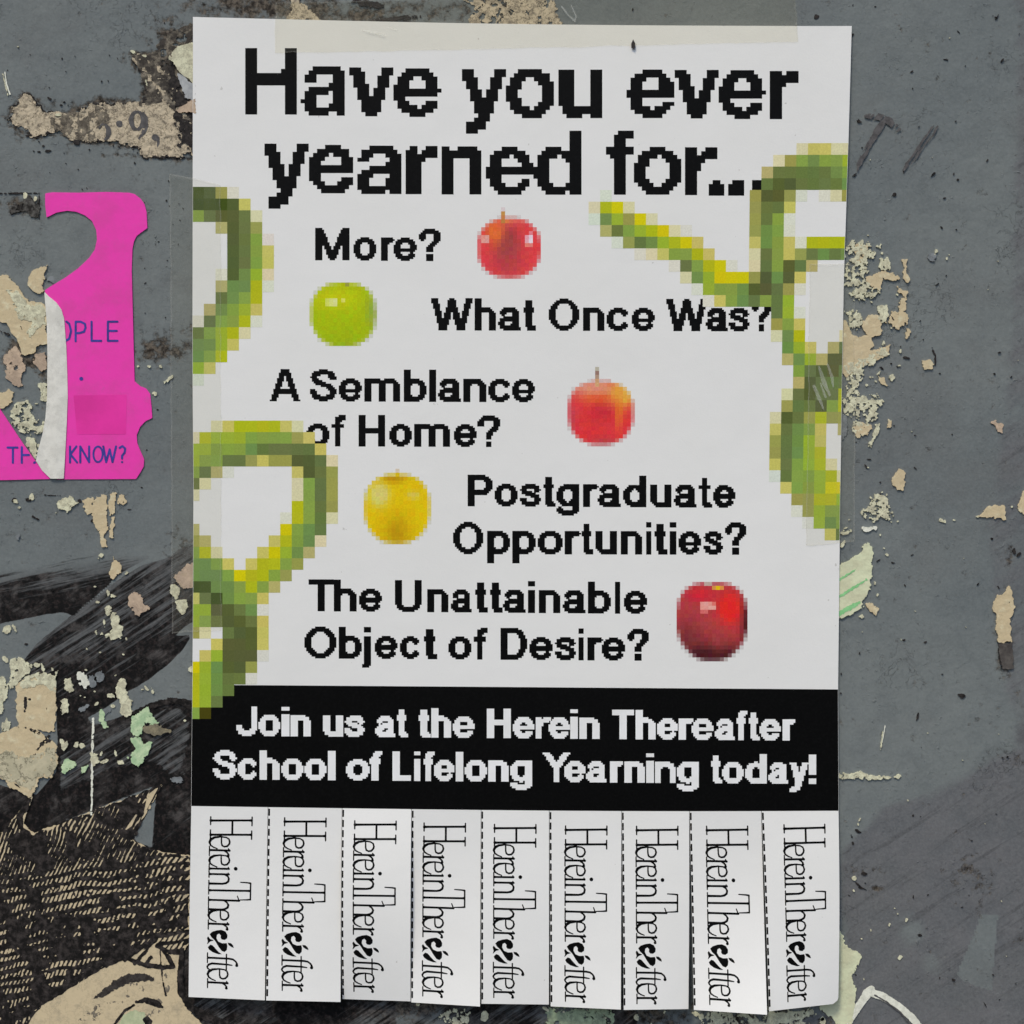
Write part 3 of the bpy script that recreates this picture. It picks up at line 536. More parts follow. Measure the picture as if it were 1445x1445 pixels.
light = [(195, 517, 1.8, 1.2, 0), (210, 517, 2.4, 1.5, .3), (227, 517, 2.6, 2.2, 0), (238, 535, 7, 2.2, -.6), (218, 555, 4, 3, .4), (22, 708, 3, 3, 0), (45, 702, 5, 4, 0), (27, 716, 2, 3, 0),
         (79, 724, 2, 1.2, 0), (143, 784, 2.6, 2.4, 0), (139, 788, 1.2, 1, 0), (179, 809, 4, 2.4, -.5), (152, 835, 5, 2, 1.2), (160, 841, 5, 2, 0), (134, 828, 1.6, 1.2, 0), (138, 850, 3, 1.6, .2), (147, 878, 5, 1.6, 1.4), (136, 894, 5, 2, 1.3), (144, 895, 2.2, 1.8, 0), (152, 898, 3, 2, 0),
         (10, 888, 6, 6, .5), (20, 886, 5, 1.8, 1.1), (8, 930, 5, 3, .8), (52, 938, 5, 3, .3), (60, 942, 5, 2.4, 1.3), (74, 945, 2, 3, 0), (44, 940, 2, 2, 0), (54, 955, 2, 1.4, 0), (143, 1063, 3, 2, -1), (163, 1062, 6, 2.2, 1.4), (147, 1075, 5, 2.2, -.2), (170, 1076, 4, 3.4, 0), (155, 982, 6, 4, 0), (160, 997, 4, 2.6, .3), (136, 993, 3, 2, 0),
         (108, 1050, 3, 4, .3), (116, 1052, 4, 4, 0), (215, 975, 5, 1.6, 1.2), (207, 972, 5, 1.4, .9), (201, 973, 2, 1.4, 0), (270, 945, 4, 6, 0), (261, 1017, 2.4, 2, 0), (87, 1046, 3, 2.4, 0), (2, 1000, 3, 10, 0),
         (1258, 463, 1.2, 1, 0), (1266, 416, 1.6, 1.4, 0), (1271, 495, 1.6, 3, .3), (1269, 516, 1.8, 1.4, 0), (1228, 532, 2.4, 2, 0), (1236, 538, 1.6, 1.6, 0), (1259, 533, 4, 4.4, 0), (1330, 735, 6, 2.4, .1), (1347, 734, 1.6, 1.2, 0), (1267, 736, 1.6, 1.2, -.6), (1380, 729, 2, 2, 0), (1428, 715, 1.4, 1.2, 0), (1193, 752, 9, 2.4, -.25), (1190, 767, 2.4, 5, .6), (1194, 745, 4, 1, -.4), (1225, 660, 1.5, 1, 0), (1242, 347, 2.4, 4, .4),
         (1252, 783, 2.4, 2, .3), (1248, 774, 1, .8, 0), (1216, 870, 3, 2, 0), (1235, 823, 1.6, 2.4, 0), (1238, 840, 1.6, 2, .4), (1205, 1239, 3.4, 3.2, 0), (1205, 1257, 2, 2.2, 0), (1213, 1157, 1, 3, .5), (1211, 1163, 1, 1.6, .4), (1279, 1299, 1.4, 3.6, .4), (1255, 1305, 1.4, 2.4, .4), (1229, 1312, 1, 2.2, 0), (1216, 1325, 1, 1, 0), (1270, 1352, 2, 3.4, .6), (1219, 1382, .8, 1.8, 0), (1281, 1129, 1.4, 1.2, .5),
         (1321, 354, 2, 3.4, .4), (1336, 365, .8, 1.6, 0), (1244, 1048 - 0, .7, 13, .12), (8, 121, 1, 14, -.25), (26, 66, 2, 1, .4), (188, 74, 3.6, 2, .4), (204, 79, 4, 2, .3), (207, 118, 1.6, 4, -.3), (82, 162, 4, 2, 0), (1161, 1440, 4, 6, .2), (35, 256 + 20, 3, 4, 0), (50, 280, 2, 3, 0), (770, 1424, 4, 2, .4), (590, 1405 + 12, 3, 2, .4), (683, 1434, 6, 7, 0), (1230, 360, 3, 2, 0), (1225, 332, 1, .7, 0)]
light += scatter(14, 1188, 340, 1245, 430, .8, 1.8) + scatter(14, 1190, 505, 1240, 560, .8, 1.8) + scatter(10, 1190, 690, 1260, 760, .5, 1.2) + scatter(10, 85, 880, 200, 1000, .6, 1.4) + scatter(26, 1190, 0, 1440, 1440, .35, .7) + scatter(12, 20, 560, 65, 640, .7, 2) + scatter(14, 780, 1425, 1180, 1445, 1, 3)
crumbs("pale_paint_crumbs", light, M_cream)
dark = [(1152, 23, 3.6, 2.6, .2), (1145 + 58, 49, 2.4, 1.4, -.7), (1236, 9, 1.6, 1, 0), (1206, 247, 3.6, 2, -.6), (1213, 171, 2.4, 1.6, .5), (1263, 274, 2.6, 3.6, 0), (1405, 24, 5, .9, .6), (1407, 24, 3, .6, -1), (1415, 84, 4, 1, -1), (1297, 178, 3.6, 1, -.5), (1317, 246, 4, 1.4, -.8), (1275, 241, 3.4, .8, 1.4), (1353, 45, 3, .6, .8), (1335, 84, 4, .7, .2), (235, 283, 1.8, 1.2, 0), (224, 341, 1.8, 1.2, 0), (190, 230, 1, .8, 0), (70, 139, 2.4, 1, .5), (86, 148, 1.4, .9, 0), (60, 206, 3, 2, 0), (68, 213, 4, 1.6, 0), (55, 214, 3, 1.4, .3), (47, 213, 2, 1, 0), (108, 200, 4, 4, 0), (38, 192, 3, 2.4, .4), (51, 194, 2, 1.2, 0),
        (1279, 505, 5, 1.2, .2), (1318, 497, 5, 1.2, 1.2), (1320, 508, .8, 8, 0), (1411, 497, 3, .9, 0), (1258, 513, 1.2, 1, 0), (1245, 520, 3, 1.4, .6), (1427, 532, 2, 1, -.8), (1344, 613, 1.4, 1.2, 0), (1291, 614, 1.6, 1, 0), (1227, 648, 3, 1.2, .1), (1292, 661, 3, .8, .7), (1400, 760, 1.6, 1.5, 0), (1432, 778, 2.4, 4, -.4), (1438, 782, 3, 1.4, -.8), (1240, 791, 2.6, 1.2, -.5), (1260, 794, 2.6, 1, .3), (1357, 982, 5, 3.4, .2), (1295, 1011, 1.6, 4, .2), (1306, 906, 1.8, 1.4, 0), (1276, 903, 1.6, 1.2, 0), (1420, 942, 9, 1.2, .1), (1419, 905, 9, .9, 0), (1411, 928, .9, 12, -.15), (1289, 1151, 1.4, 1.3, 0), (1210, 1173, 3.6, 1.5, .5), (1204, 1190, 1.4, 2, 0), (1219, 1233, 4, 2, .2), (1216, 1253, 8, 1.4, .4), (1213, 1250, 6, 1, .7), (1289, 1266, 1.4, 5, .1), (1298, 1320, 3.6, 2.2, .2), (1346, 1383, 2.4, 1.8, 0), (1390, 1417, 1.2, 5, -.5), (1187, 973 - 22, 1.2, 1.4, 0), (1187, 978, 1.6, 1.2, 0),
        (41, 705, 4, 3, .3), (20, 706, 3, 3, 0), (75, 699, 10, .8, .05), (112, 707, 3, 3, 0), (48, 730, 5, 2, .5), (130, 735, 2, 2, 0), (12, 890, 1, 1, 0), (37, 909, 2, 1.4, 0), (182, 719, 2, .8, 0), (200, 688, 1.4, .9, 0), (222, 578, 1.4, 1, 0), (207, 635, 1.2, 1, 0), (893, 12, 0.9, 2, 0),
        (520, 5, 22, 5, .15), (560, 26, 30, 3, -.1), (30, 272.5, 28, .9, 0), (55, 290, .8, 16, 0)]
dark += scatter(60, 1190, 0, 1440, 1440, .4, 1.1, 3) + scatter(30, 5, 10, 240, 270, .4, .9, 2) + scatter(14, 195, 280, 262, 460, .4, 1.0, 2)
crumbs("dark_pits", dark, M_soot, h=-0.02)
crumbs("dark_cracks", [(36, 993, 2, 10, .05), (42, 988, 1.6, 2, 0), (50, 1032, 12, 2, .35), (58, 1052, 14, 2.2, -.9), (66, 1046, 5, 3, 0), (16, 1075, 8, 1.4, .8), (36, 1092, 10, 1, .1), (12, 1092, 6, 1, 1), (50, 1088, 1.6, 1.6, 0), (37, 1108, 2, 2, 0), (8, 470, 5, 1, .4), (30, 462, 4, .8, 1.2), (66, 1000, .8, 3, 0), (24, 1108, 5, .8, .6), (40, 1080, 7, .8, -.7), (20, 1084, 5, .9, 1.2), (1210, 455, 2, .8, .4), (1260, 450, 3, .8, 1), (1424, 850, 1, 1, 0)], M_soot, h=0.27, noise=1.8)
crumbs("grey_smear_flakes", [(130, 962, 7, 9, 0), (140, 955, 7, 8, .4), (118, 1000, 0.1 + 9, 3, -.5), (249, 1100, 8, 4, .2), (1190, 600, 6, 20, 0), (1316, 362, 6, 6, 0), (75, 395, 10, 4, .3), (148, 1006, 10, 3, -.6), (26, 757, 3, 5, .2)], mat_flake("grey_flake", (120, 124, 126), (98, 102, 104), (70, 72, 74), .3), h=0.12, noise=1.5)

# paint marks that belong to the wall
def marks(name, strokes, mat, box, h=0.1, rough=1.2, size=3.0, lace=None, cell=0.6, label=None, ang=None):
    def f(X, Y):
        v = np.maximum.reduce([stroke_f(s, X, Y) for s in strokes]) + rough * fbm(X, Y, size, 3, 5)
        if lace is not None:
            if ang is not None:
                c, s = math.cos(ang), math.sin(ang); Xr = (X * c + Y * s) / 8; Yr = -X * s + Y * c
            else: Xr, Yr = X, Y
            v = np.minimum(v, 3 * (lace + fbm(Xr, Yr, 3.2, 3, 6)))
        return v
    o = solid(name, f, box, cell, lambda x, y: h + 0 * x, mat, wall)
    if label: o["label"] = label
    return o
marks("marker_letter", [[(1222, 164, 3), (1240, 165, 5), (1255, 171, 5), (1267, 182, 3.6)], [(1244, 175, 5), (1228, 202, 4), (1216, 224, 3.4), (1207, 243, 2.4)]], M_ink2, (1210, 150, 1280, 255), rough=.9, lace=.45, ang=-0.9, h=0.02, label="worn grey marker letter T on the right of the wall")
marks("marker_stroke", [[(1320, 181, 5), (1306, 198, 4.2), (1294, 216, 4), (1281, 232, 3), (1276, 240, 1.4)]], M_ink2, (1268, 170, 1330, 250), rough=1.0, lace=.35, ang=-1.0, h=0.02, label="worn grey marker slash beside the letter T")
marks("white_drip", [[(132, 1014, 1.6), (130.5, 1050, 1.6), (130, 1100, 1.5), (129.5, 1150, 1.5)]], M_white_f, (124, 1008, 138, 1156), rough=.9, lace=.55, h=0.2, label="thin white drip line through the black paint")
marks("outlined_shape", [[(1192, 1452, 5), (1206, 1428, 5), (1225, 1400, 6.5), (1229, 1397, 6)], [(1225, 1399, 5.5), (1246, 1406, 5.6), (1268, 1420, 5.2), (1288, 1437, 5), (1302, 1455, 5)]], M_white_f, (1180, 1385, 1315, 1462), rough=.6, h=0.12, label="white painted outline curving out of the bottom edge at the right")
marks("outline_groove", [[(1234, 1404, 1.0), (1250, 1413, 1.2), (1270, 1428, 1.2), (1284, 1444, 1.2), (1292, 1455, 1)]], M_ink2, (1228, 1398, 1300, 1462), rough=.5, h=0.18)
marks("thin_scratch", [[(1250, 1022, .4), (1248, 1035, .6), (1245, 1048, .4)], [(6, 104, .5), (9, 118, .9), (14, 133, .8)], [(215, 1, .4), (218, 20, .6), (225, 58, .5)], [(1400, 83, .4), (1440, 84, .5)]], mat_flake("scratch_grey", (150, 152, 148), (130, 134, 132), (80, 80, 80), .1), (-5, -5, 1450, 1060), rough=0.0, h=0.05, cell=1.0) if False else None
marks("light_scratch", [[(7, 102, .7), (9, 118, 1.1), (14, 133, .8)]], M_white_f, (0, 96, 20, 140), rough=.3, h=0.05, cell=.5)
marks("light_scratch", [[(1249, 1024, .5), (1247, 1036, .7), (1245, 1048, .4)]], M_white_f, (1238, 1018, 1256, 1054), rough=.2, h=0.05, cell=.4)
marks("green_scrape", [[(1184, 818, 1.4), (1200, 808, .8), (1212, 800, .5)], [(1184, 842, 1.8), (1202, 831, 1.8), (1222, 818, 1.2)], [(1184, 866, 3.6), (1200, 857, 3.2), (1212, 850, 2.2)]], mat_flake("green_streak", (120, 178, 120), (134, 190, 132), (90, 130, 90), .2), (1180, 795, 1228, 876), rough=1.0, h=0.36, cell=.6)
marks("curved_black_stroke", [[(186, 1006, 2), (215, 995, 4), (243, 988, 4.5), (264, 992, 5), (270, 1002, 5)]], M_ink, (180, 980, 278, 1012), rough=1.4, h=0.05, cell=.8)

# ------------------------------------------------------------------ ink drawing at lower left
dr = empty("ink_drawing", "tan paper drawing of a face with cross-hatched black hair, pasted at the lower left corner", "drawing")
sheet_poly = [(-40, 1190), (0, 1178), (26, 1146), (46, 1124), (36, 1150), (34, 1162), (48, 1176), (100, 1156), (160, 1132), (206, 1118), (228, 1108), (216, 1132), (200, 1158), (190, 1178), (176, 1180), (190, 1188), (212, 1198), (240, 1204), (268, 1208), (268, 1330), (257, 1345), (257, 1400), (264, 1425), (280, 1440), (300, 1460), (-40, 1460)]
solid("drawing_paper", flakef(sheet_poly, .6, 10, 4), (-42, 1100, 304, 1462), 1.2, lambda x, y: 0.06 + 0 * x, M_kraft, dr, skirt=-0.5)
def hatch(X, Y):
    wob = 2.6 * fbm(X, Y, 40, 4, 61); wl = fbm(X, Y, 30, 4, 63)
    ang = np.radians(-47 + 6 * np.clip((X - 130) / 130, -1, 1)); 
    d1 = -X * np.sin(ang) + Y * np.cos(ang) + wob * 1.4
    p1 = np.abs(((d1 / 8.8) % 1) - 0.5) * 8.8
    d2 = X * 0.16 + Y * 0.98 + wob * 1.8 + 5 * np.sin(X / 130)
    p2 = np.abs(((d2 / 13.0) % 1) - 0.5) * 13.0
    w1 = 2.3 + 1.0 * wl + 0.9 * fbm(X, Y, 5, 3, 68)
    w2 = 3.1 + 1.5 * fbm(X, Y, 36, 3, 65) + 0.7 * fbm(X, Y, 5, 2, 69)
    # straight diagonal band near the top keeps only the first set
    top = np.clip((Y - (1222 - 0.12 * X)) / 18, 0, 1); w2 = w2 * top - (1 - top) * 2
    w1 = w1 + (1 - top) * (1.2 + 0.8 * fbm(X, Y, 22, 3, 77))
    v = np.maximum(w1 - p1, w2 - p2)
    v = np.maximum(v, 5 * (fbm(X, Y, 26, 4, 71) - 0.24 + 0.22 * np.clip((1235 - Y) / 60, 0, 1)))
    v = np.maximum(v, 1.2 * fbm(X, Y, 5, 2, 73) - 0.9)
    hair = sdf([(-60, 1050), (330, 1050), (330, 1340), (268, 1342), (252, 1345), (232, 1343), (222, 1330), (212, 1336), (180, 1352), (150, 1364), (100, 1394), (60, 1418), (40, 1445), (36, 1460), (-60, 1460)], X, Y) + 1.5 * fbm(X, Y, 9, 2, 9)
    reg = np.minimum(sdf(sheet_poly, X, Y) + 0.2 + 3.6 * fbm(X, Y, 12, 4, 9), hair)
    for tri in (((222, 1112), (212, 1124), (204, 1146), 4.2), ((34, 1152), (36, 1166), (46, 1174), 3.2), ((192, 1150), (184, 1164), (178, 1170), 2.6)):
        reg = np.minimum(reg, -stroke_f([(tri[0][0], tri[0][1], 1), (tri[1][0], tri[1][1], tri[3]), (tri[2][0], tri[2][1], 1)], X, Y))
    return np.minimum(v, reg)
solid("hatched_hair", hatch, (-30, 1106, 270, 1450), 0.85, lambda x, y: 0.12 + 0 * x, M_ink, dr)
outl = [[(-10, 1470, 4), (20, 1438, 4), (56, 1416, 4), (100, 1388, 3.6), (140, 1362, 3.4), (172, 1352, 3)], [(180, 1353, 2.4), (205, 1362, 3), (230, 1365, 3), (245, 1364, 2.4), (236, 1348, 2.4), (222, 1333, 2)], [(176, 1356, 1.6), (210, 1330, 2), (240, 1305, 1.4)], [(190, 1360, 2), (204, 1344, 2), (226, 1318, 1.2)], [(204, 1362, 2), (213, 1351, 2)], [(150, 1364, 1.2), (196, 1330, 1.8)], [(226, 1342, 1), (229, 1380, .5), (234, 1405, .3)], [(222, 1334, 2.6), (240, 1344, 2), (256, 1346, 2)],
        [(256, 1345, 3), (254, 1380, 4), (256, 1400, 4.5), (268, 1420, 4.5), (290, 1434, 5), (320, 1446, 5)]]
solid("face_outline", lambda X, Y: np.maximum.reduce([stroke_f(s, X, Y) for s in outl]) + 1.1 * fbm(X, Y, 5, 4, 2, 0.7) + 0.4, (-20, 1300, 322, 1460), 0.8, lambda x, y: 0.14 + 0 * x, M_ink, dr)
solid("smudge", lambda X, Y: np.minimum(sdf([(150, 1400), (200, 1362), (235, 1360), (240, 1395), (222, 1440), (160, 1440), (110, 1440)], X, Y), 4 * (fbm(X, Y, 9, 5, 19, 0.7) - 0.42)), (100, 1350, 250, 1445), 0.7, lambda x, y: 0.09 + 0 * x, mat_flake("smudge_grey", (120, 112, 98), (96, 90, 80), (60, 56, 50), .3), dr)
solid("eyebrow", lambda X, Y: np.maximum.reduce([stroke_f(s, X, Y) for s in [[(134, 1408, 2.4), (146, 1402, 4.4), (165, 1388, 6), (185, 1380, 6.6), (206, 1379, 5), (216, 1382, 2)]]]) + 2.2 * fbm(X, Y, 5, 4, 8, 0.7), (125, 1365, 225, 1420), 0.7, lambda x, y: 0.14 + 0 * x, mat_flake("brow_ink", (62, 58, 55), (44, 40, 38), (26, 24, 22), 0.3, 420), dr)
solid("eye", lambda X, Y: np.maximum.reduce([stroke_f(s, X, Y) for s in [[(192, 1414, 1.6), (205, 1411, 4), (220, 1415, 5), (229, 1421, 2.4)], [(208, 1440, 6), (210, 1446, 5)], [(162, 1446, 1.4), (176, 1426, 1.6), (190, 1418, 1.4)]]]) + 1.2 * fbm(X, Y, 4, 3, 8), (150, 1400, 240, 1458), 0.7, lambda x, y: 0.14 + 0 * x, M_ink, dr)
solid("eye_white", lambda X, Y: np.minimum(sdf([(165, 1450), (176, 1432), (192, 1424), (204, 1430), (206, 1456), (165, 1460)], X, Y) + 2 * fbm(X, Y, 7, 3, 8), 30), (155, 1415, 215, 1462), 0.9, lambda x, y: 0.10 + 0 * x, mat_flake("eye_paint", (178, 182, 148), (160, 168, 134), (110, 110, 90), .2), dr)

# ------------------------------------------------------------------ pink flyer
pf = empty("pink_flyer", "bright pink die-cut flyer with blue letters and a heart shaped cut-out, left of the poster", "flyer")
pr = [(64, 273), (75, 271.5), (110, 272), (150, 271), (182, 272), (190, 274), (198, 280), (204, 288), (207, 300), (208, 322), (201, 327), (193, 333), (189, 341), (187, 352), (186, 380), (187, 420), (188, 460), (189, 500), (190, 538), (198, 545), (206, 548), (212, 556), (214, 575), (215, 590), (206, 594), (198, 602), (193, 614), (194, 626), (199, 638), (203.5, 648), (203, 658), (198, 667), (192, 676), (80, 676.5), (90, 640), (92, 600), (93, 550), (93, 500), (90, 450), (84, 434), (74, 424), (66, 416), (63, 410), (72, 404), (92, 392), (110, 379), (126, 364), (134, 352), (137, 338), (136, 325), (130, 312), (120, 304), (108, 299), (95, 297.5), (80, 300), (66, 307), (64, 290)]
def Hpink(x, y): return 0.22 + 0.12 * fbm(np.asarray(x), np.asarray(y), 90, 2, 91) + 0 * x
solid("pink_sheet", lambda X, Y: sdf(pr, X, Y), bbox(pr, 3), 1.2, Hpink, M_pink, pf, skirt=-0.3)
pl_ = [(-60, 498), (-8, 566), (0, 577), (14, 598), (34, 628), (54, 656), (72, 676), (-60, 679)]
solid("pink_sheet", lambda X, Y: sdf(pl_, X, Y), bbox(pl_, 3), 1.2, Hpink, M_pink, pf, skirt=-0.3)
ws = [(63, 412), (70, 419), (80, 427), (87, 437), (91, 450), (94, 490), (95.5, 530), (96, 560), (94.5, 600), (92.5, 640), (90.5, 675.5), (72, 675.5), (60, 664), (51, 650), (54, 636), (60, 614), (64.5, 590), (67, 560), (67.5, 500), (66.5, 455), (64, 425)]
solid("folded_back", lambda X, Y: sdf(ws, X, Y), bbox(ws, 3), 1.2, lambda x, y: 0.5 + 0.28 * np.clip(1 - np.abs((x - 80) / 18), 0, 1) + 0 * x, M_back, pf, skirt=0.1)
solid("printed_panel", lambda X, Y: sdf([(104, 558), (179, 557), (178, 613), (109, 613)], X, Y), (100, 552, 184, 618), 1.2, lambda x, y: Hpink(x, y) + 0.05, M_pinkdark, pf)
lt = []
def seg(*p, r=1.5): lt.append([(a, b, r) for a, b in p])
seg((94, 454), (98, 457), (100.5, 467), (98, 478), (93, 481)); seg((107, 481.5), (107, 454), (114, 454), (120, 457), (121, 462), (119, 468), (112, 470), (107, 470))
seg((129.5, 454), (129.5, 481), (143, 481)); seg((166, 454), (152.5, 454), (152.5, 481), (166, 481)); seg((152.5, 467), (165, 467))
seg((11, 631.5), (25, 631.5)); seg((18.5, 631.5), (18.5, 653)); seg((31, 631), (31, 653)); seg((31, 642), (41, 642))
seg((99, 630), (99, 652.5)); seg((108, 630), (99.5, 641), (109, 652.5)); seg((113.5, 652.5), (113.5, 630), (126, 652), (126, 630)); lt.append(ring(138.5, 641, 6.5, 11, 1.3))
seg((146, 630), (150, 652), (155, 634), (159, 652), (164, 630)); seg((169, 632), (173, 629.5), (177, 633), (176, 639), (172.5, 643), (172.5, 647)); lt.append([(172.5, 652, 1.6)]); lt.append([(115, 534.5, 2.7)]); seg((51.5, 651), (48.5, 653))
def blue_field(X, Y, lt=lt):
    v = np.maximum.reduce([stroke_f(s, X, Y) for s in lt])
    keep = np.maximum(sdf(pr, X, Y), sdf(pl_, X, Y)); keep = np.minimum(keep, -sdf(ws, X, Y))
    return np.minimum(v, keep - 0.3)
for bx, lab in (((88, 445, 175, 490), "blue letters OPLE"), ((95, 620, 185, 662), "blue word KNOW with a question mark"), ((5, 622, 56, 662), "blue letters TH cut off by the white strip"), ((108, 527, 122, 542), "blue dot")):
    solid("blue_lettering", blue_field, bx, 0.6, lambda x, y: Hpink(x, y) + 0.10, M_blue, pf)["label"] = lab

# ------------------------------------------------------------------ the poster
def Hp(x, y):                # height of the poster sheet off the wall, mm: very soft waves
    x = np.asarray(x, float); y = np.asarray(y, float)
    return 0.75 + 0.22 * np.sin(x / 190 + 0.6) * np.sin(y / 260 + 0.4) + 0.16 * np.sin((x + y) / 150) + 0.25 * np.clip((x - 1120) / 80, 0, 1) ** 2
INK = 0.014
def XL(y): return np.interp(y, [25, 500, 700, 900, 1140], [273, 272, 273.5, 272.5, 270])
def XR(y): return np.interp(y, [38, 200, 400, 700, 965, 1142], [1201, 1196.5, 1190, 1185, 1182, 1183])
def YT(u): return 25 + 13 * u + 3 * np.sin(np.pi * u)
def YB(u): return 1137 + 7 * np.sin(u * np.pi * 0.62)
poster = empty("poster", "white paper poster with pixelated black headline, apples and green vines, taped to the wall", "poster")
def grid_sheet(name, fx, nu, nv, mat, parent, off=0.0, thick=0.12, smooth=True, curl=None):
    u, v = np.meshgrid(np.linspace(0, 1, nu + 1), np.linspace(0, 1, nv + 1))
    x, y, h = fx(u, v); top = W3(x, y, h + off).reshape(-1, 3); i = np.arange((nu + 1) * (nv + 1)).reshape(nv + 1, nu + 1)
    f = np.stack([i[:-1, :-1], i[1:, :-1], i[1:, 1:], i[:-1, 1:]], -1).reshape(-1, 4)
    if thick:
        n = len(top); low = W3(x, y, h + off - thick).reshape(-1, 3)
        rim = np.concatenate([i[0, :], i[1:, -1], i[-1, -2::-1], i[-2:0:-1, 0]]); r2 = np.roll(rim, -1)
        nr = len(rim); a = np.arange(nr); b = np.roll(a, -1); ra, rb = top[rim], low[rim]
        f = np.concatenate([f, f[:, ::-1] + n, np.stack([a, b, b + nr, a + nr], 1) + 2 * n]); top = np.concatenate([top, low, ra, rb])
    return mk(name, top, f, mat, parent, smooth=True)
def sheet_f(u, v):
    y0 = YT(u); y1 = YB(u); y = y0 + (y1 - y0) * v; x = XL(y) + (XR(y) - XL(y)) * u; return x, y, Hp(x, y)
sheet = grid_sheet("poster_sheet", sheet_f, 76, 92, M_paper, poster)
def band_f(u, v):
    y0 = 966 + 6.5 * u; y1 = YB(u); y = y0 + (y1 - y0) * v; x = XL(y) + 0.3 + (XR(y) - XL(y) - 0.6) * u; return x, y, Hp(x, y)
grid_sheet("footer_band", band_f, 76, 14, M_black, poster, off=INK, thick=0)["label"] = "black footer band"

def quads(name, Q, mat, parent, col=None, off=INK, hf=Hp):
    Q = np.asarray(Q, float); n = len(Q)                 # Q: (n,4,2) corners
    x = Q[:, :, 0].ravel(); y = Q[:, :, 1].ravel()
    co = W3(x, y, hf(x, y) + off); f = np.arange(4 * n).reshape(n, 4)[:, ::-1]
    return mk(name, co, f, mat, parent, col=None if col is None else np.repeat(np.asarray(col), 4, 0))

# headline letters as bitmaps: rows separated by /, runs of filled columns
def rep(s, n): return "/".join([s] * n)
GL = {
 'H': (13, "/".join([rep("0-2,10-12", 5), "0-2,9-12", rep("0-12", 3), rep("0-2,10-12", 7)])),
 'a1': (11, "3-9/2-10/1-3,8-10/1-3,8-10/7-10/2-10/1-6,8-10/1-3,8-10/0-3,8-10/1-3,7-10/1-10/2-6,9-10"),
 'v': (11, "0-2,8-10/0-3,8-10/1-3,7-9/1-3,7-9/1-4,7-9/2-4,6-8/2-4,6-8/2-8/3-7/3-7/3-7/4-6"),
 'e1': (12, "3-8/2-9/1-4,7-10/1-3,8-10/0-3,8-10/0-11/0-10/0-2/1-3,8-10/1-5,7-10/2-9/4-7"),
 'y1': (11, "0-2,8-10/0-2,8-10/0-3,7-9/1-3,7-9/1-3,7-9/2-4,6-8/2-4,6-8/2-8/3-7/3-7/3-7/4-6/3-6/1-5/1-5/1-3"),
 'o1': (12, "3-8/2-10/1-4,7-10/1-3,8-11/0-3,9-11/0-2,9-11/0-2,9-11/0-3,9-11/1-3,8-11/1-5,7-10/2-9/4-8"),
 'u': (11, rep("0-3,8-10", 9) + "/1-10/1-10/2-5,8-10"),
 'e2': (12, "4-8/2-9/1-4,8-10/1-3,8-11/1-3,8-11/0-11/0-11/1-3/1-3,9-11/1-5,7-10/2-9/4-8"),
 'r1': (7, "0-2,4-6/0-6/0-6/0-3/" + rep("0-2", 8)),
 'y2': (11, "0-2,8-10/0-2,8-10/0-3,7-9/1-3,7-9/1-3,7-9/1-4,6-8/2-4,6-8/2-4,6-8/2-7/3-7/3-7/4-6/3-6/1-5/1-5/1-3"),
 'e3': (11, "4-7/2-9/1-4,6-9/0-3,8-10/0-2,8-10/0-10/0-10/0-2/0-2,8-10/1-3,7-10/2-9/3-8"),
 'a2': (11, "3-8/1-9/1-3,7-10/0-2,8-10/7-10/3-10/1-10/0-3,8-10/0-2,7-10/0-2,7-10/0-10/1-6,8-10"),
 'r2': (8, "1-2,5-7/0-2,4-7/0-7/0-4/" + rep("0-3", 8)),
 'n': (10, "0-1,4-8/0-9/0-9/" + rep("0-2,7-9", 9)),
 'e4': (12, "4-7/2-9/1-5,7-10/1-3,8-10/1-3,9-11/0-11/0-11/0-3/1-3,9-10/1-4,8-10/2-9/3-8"),
 'd': (12, rep("9-11", 4) + "/3-6,9-11/2-11/1-5,7-11/1-3,8-11/1-3,9-11/0-3,9-11/0-3,9-11/0-3,9-11/1-3,9-11/1-4,8-11/2-11/3-7,9-11"),
 'f': (7, "3-6/2-6/2-4/2-4/0-6/0-6/1-4/" + rep("2-4", 9)),
 'o2': (12, "4-7/2-9/1-5,7-10/1-3,8-11/0-3,9-11/0-2,9-11/0-2,9-11/0-2,9-11/0-3,8-11/1-4,7-10/2-9/3-8"),
 'r3': (8, "0-2,5-7/0-2,4-7/0-7/0-4/0-3/0-3/" + rep("0-2", 6)),
 '.1': (4, "1-2/0-3/0-3/0-3"), '.2': (4, "1-3/0-3/0-3/0-3"), '.3': (4, "0-3/0-3/0-3/0-3"),
}
k = 1 / 4.817
HL = [('H', 330, 80, 42, 430, 493), ('a1', 330, 455, 165, 755, 500), ('v', 330, 785, 172, 1085, 504), ('e1', 330, 1085, 178, 1412, 508), ('y1', 600, 250, 183, 550, 622), ('o1', 600, 548, 183, 875, 517), ('u', 600, 905, 187, 1203, 517),
      ('e2', 860, 115, 187, 440, 517), ('v', 860, 442, 190, 741, 520), ('e1', 860, 740, 192, 1062, 524), ('r1', 860, 1087, 198, 1283, 525)]
HL2 = [('y2', 330, 210, 690, 510, 1132), ('e3', 330, 512, 698, 812, 1027), ('a2', 330, 840, 703, 1140, 1032), ('r2', 330, 1168, 705, 1385, 1033), ('n', 600, 112, 708, 382, 1035), ('e4', 600, 412, 710, 736, 1037), ('d', 600, 735, 602, 1062, 1037), ('f', 600, 1228, 602, 1417, 1037),
       ('o2', 860, 165, 712, 487, 1037), ('r3', 860, 512, 715, 732, 1040), ('.1', 860, 673, 938, 779, 1044), ('.2', 860, 805, 938, 914, 1044), ('.3', 860, 967, 938, 1042, 1046)]
def runs(text): return [[tuple(map(int, r.split('-'))) for r in row.split(',')] for row in text.split('/')]
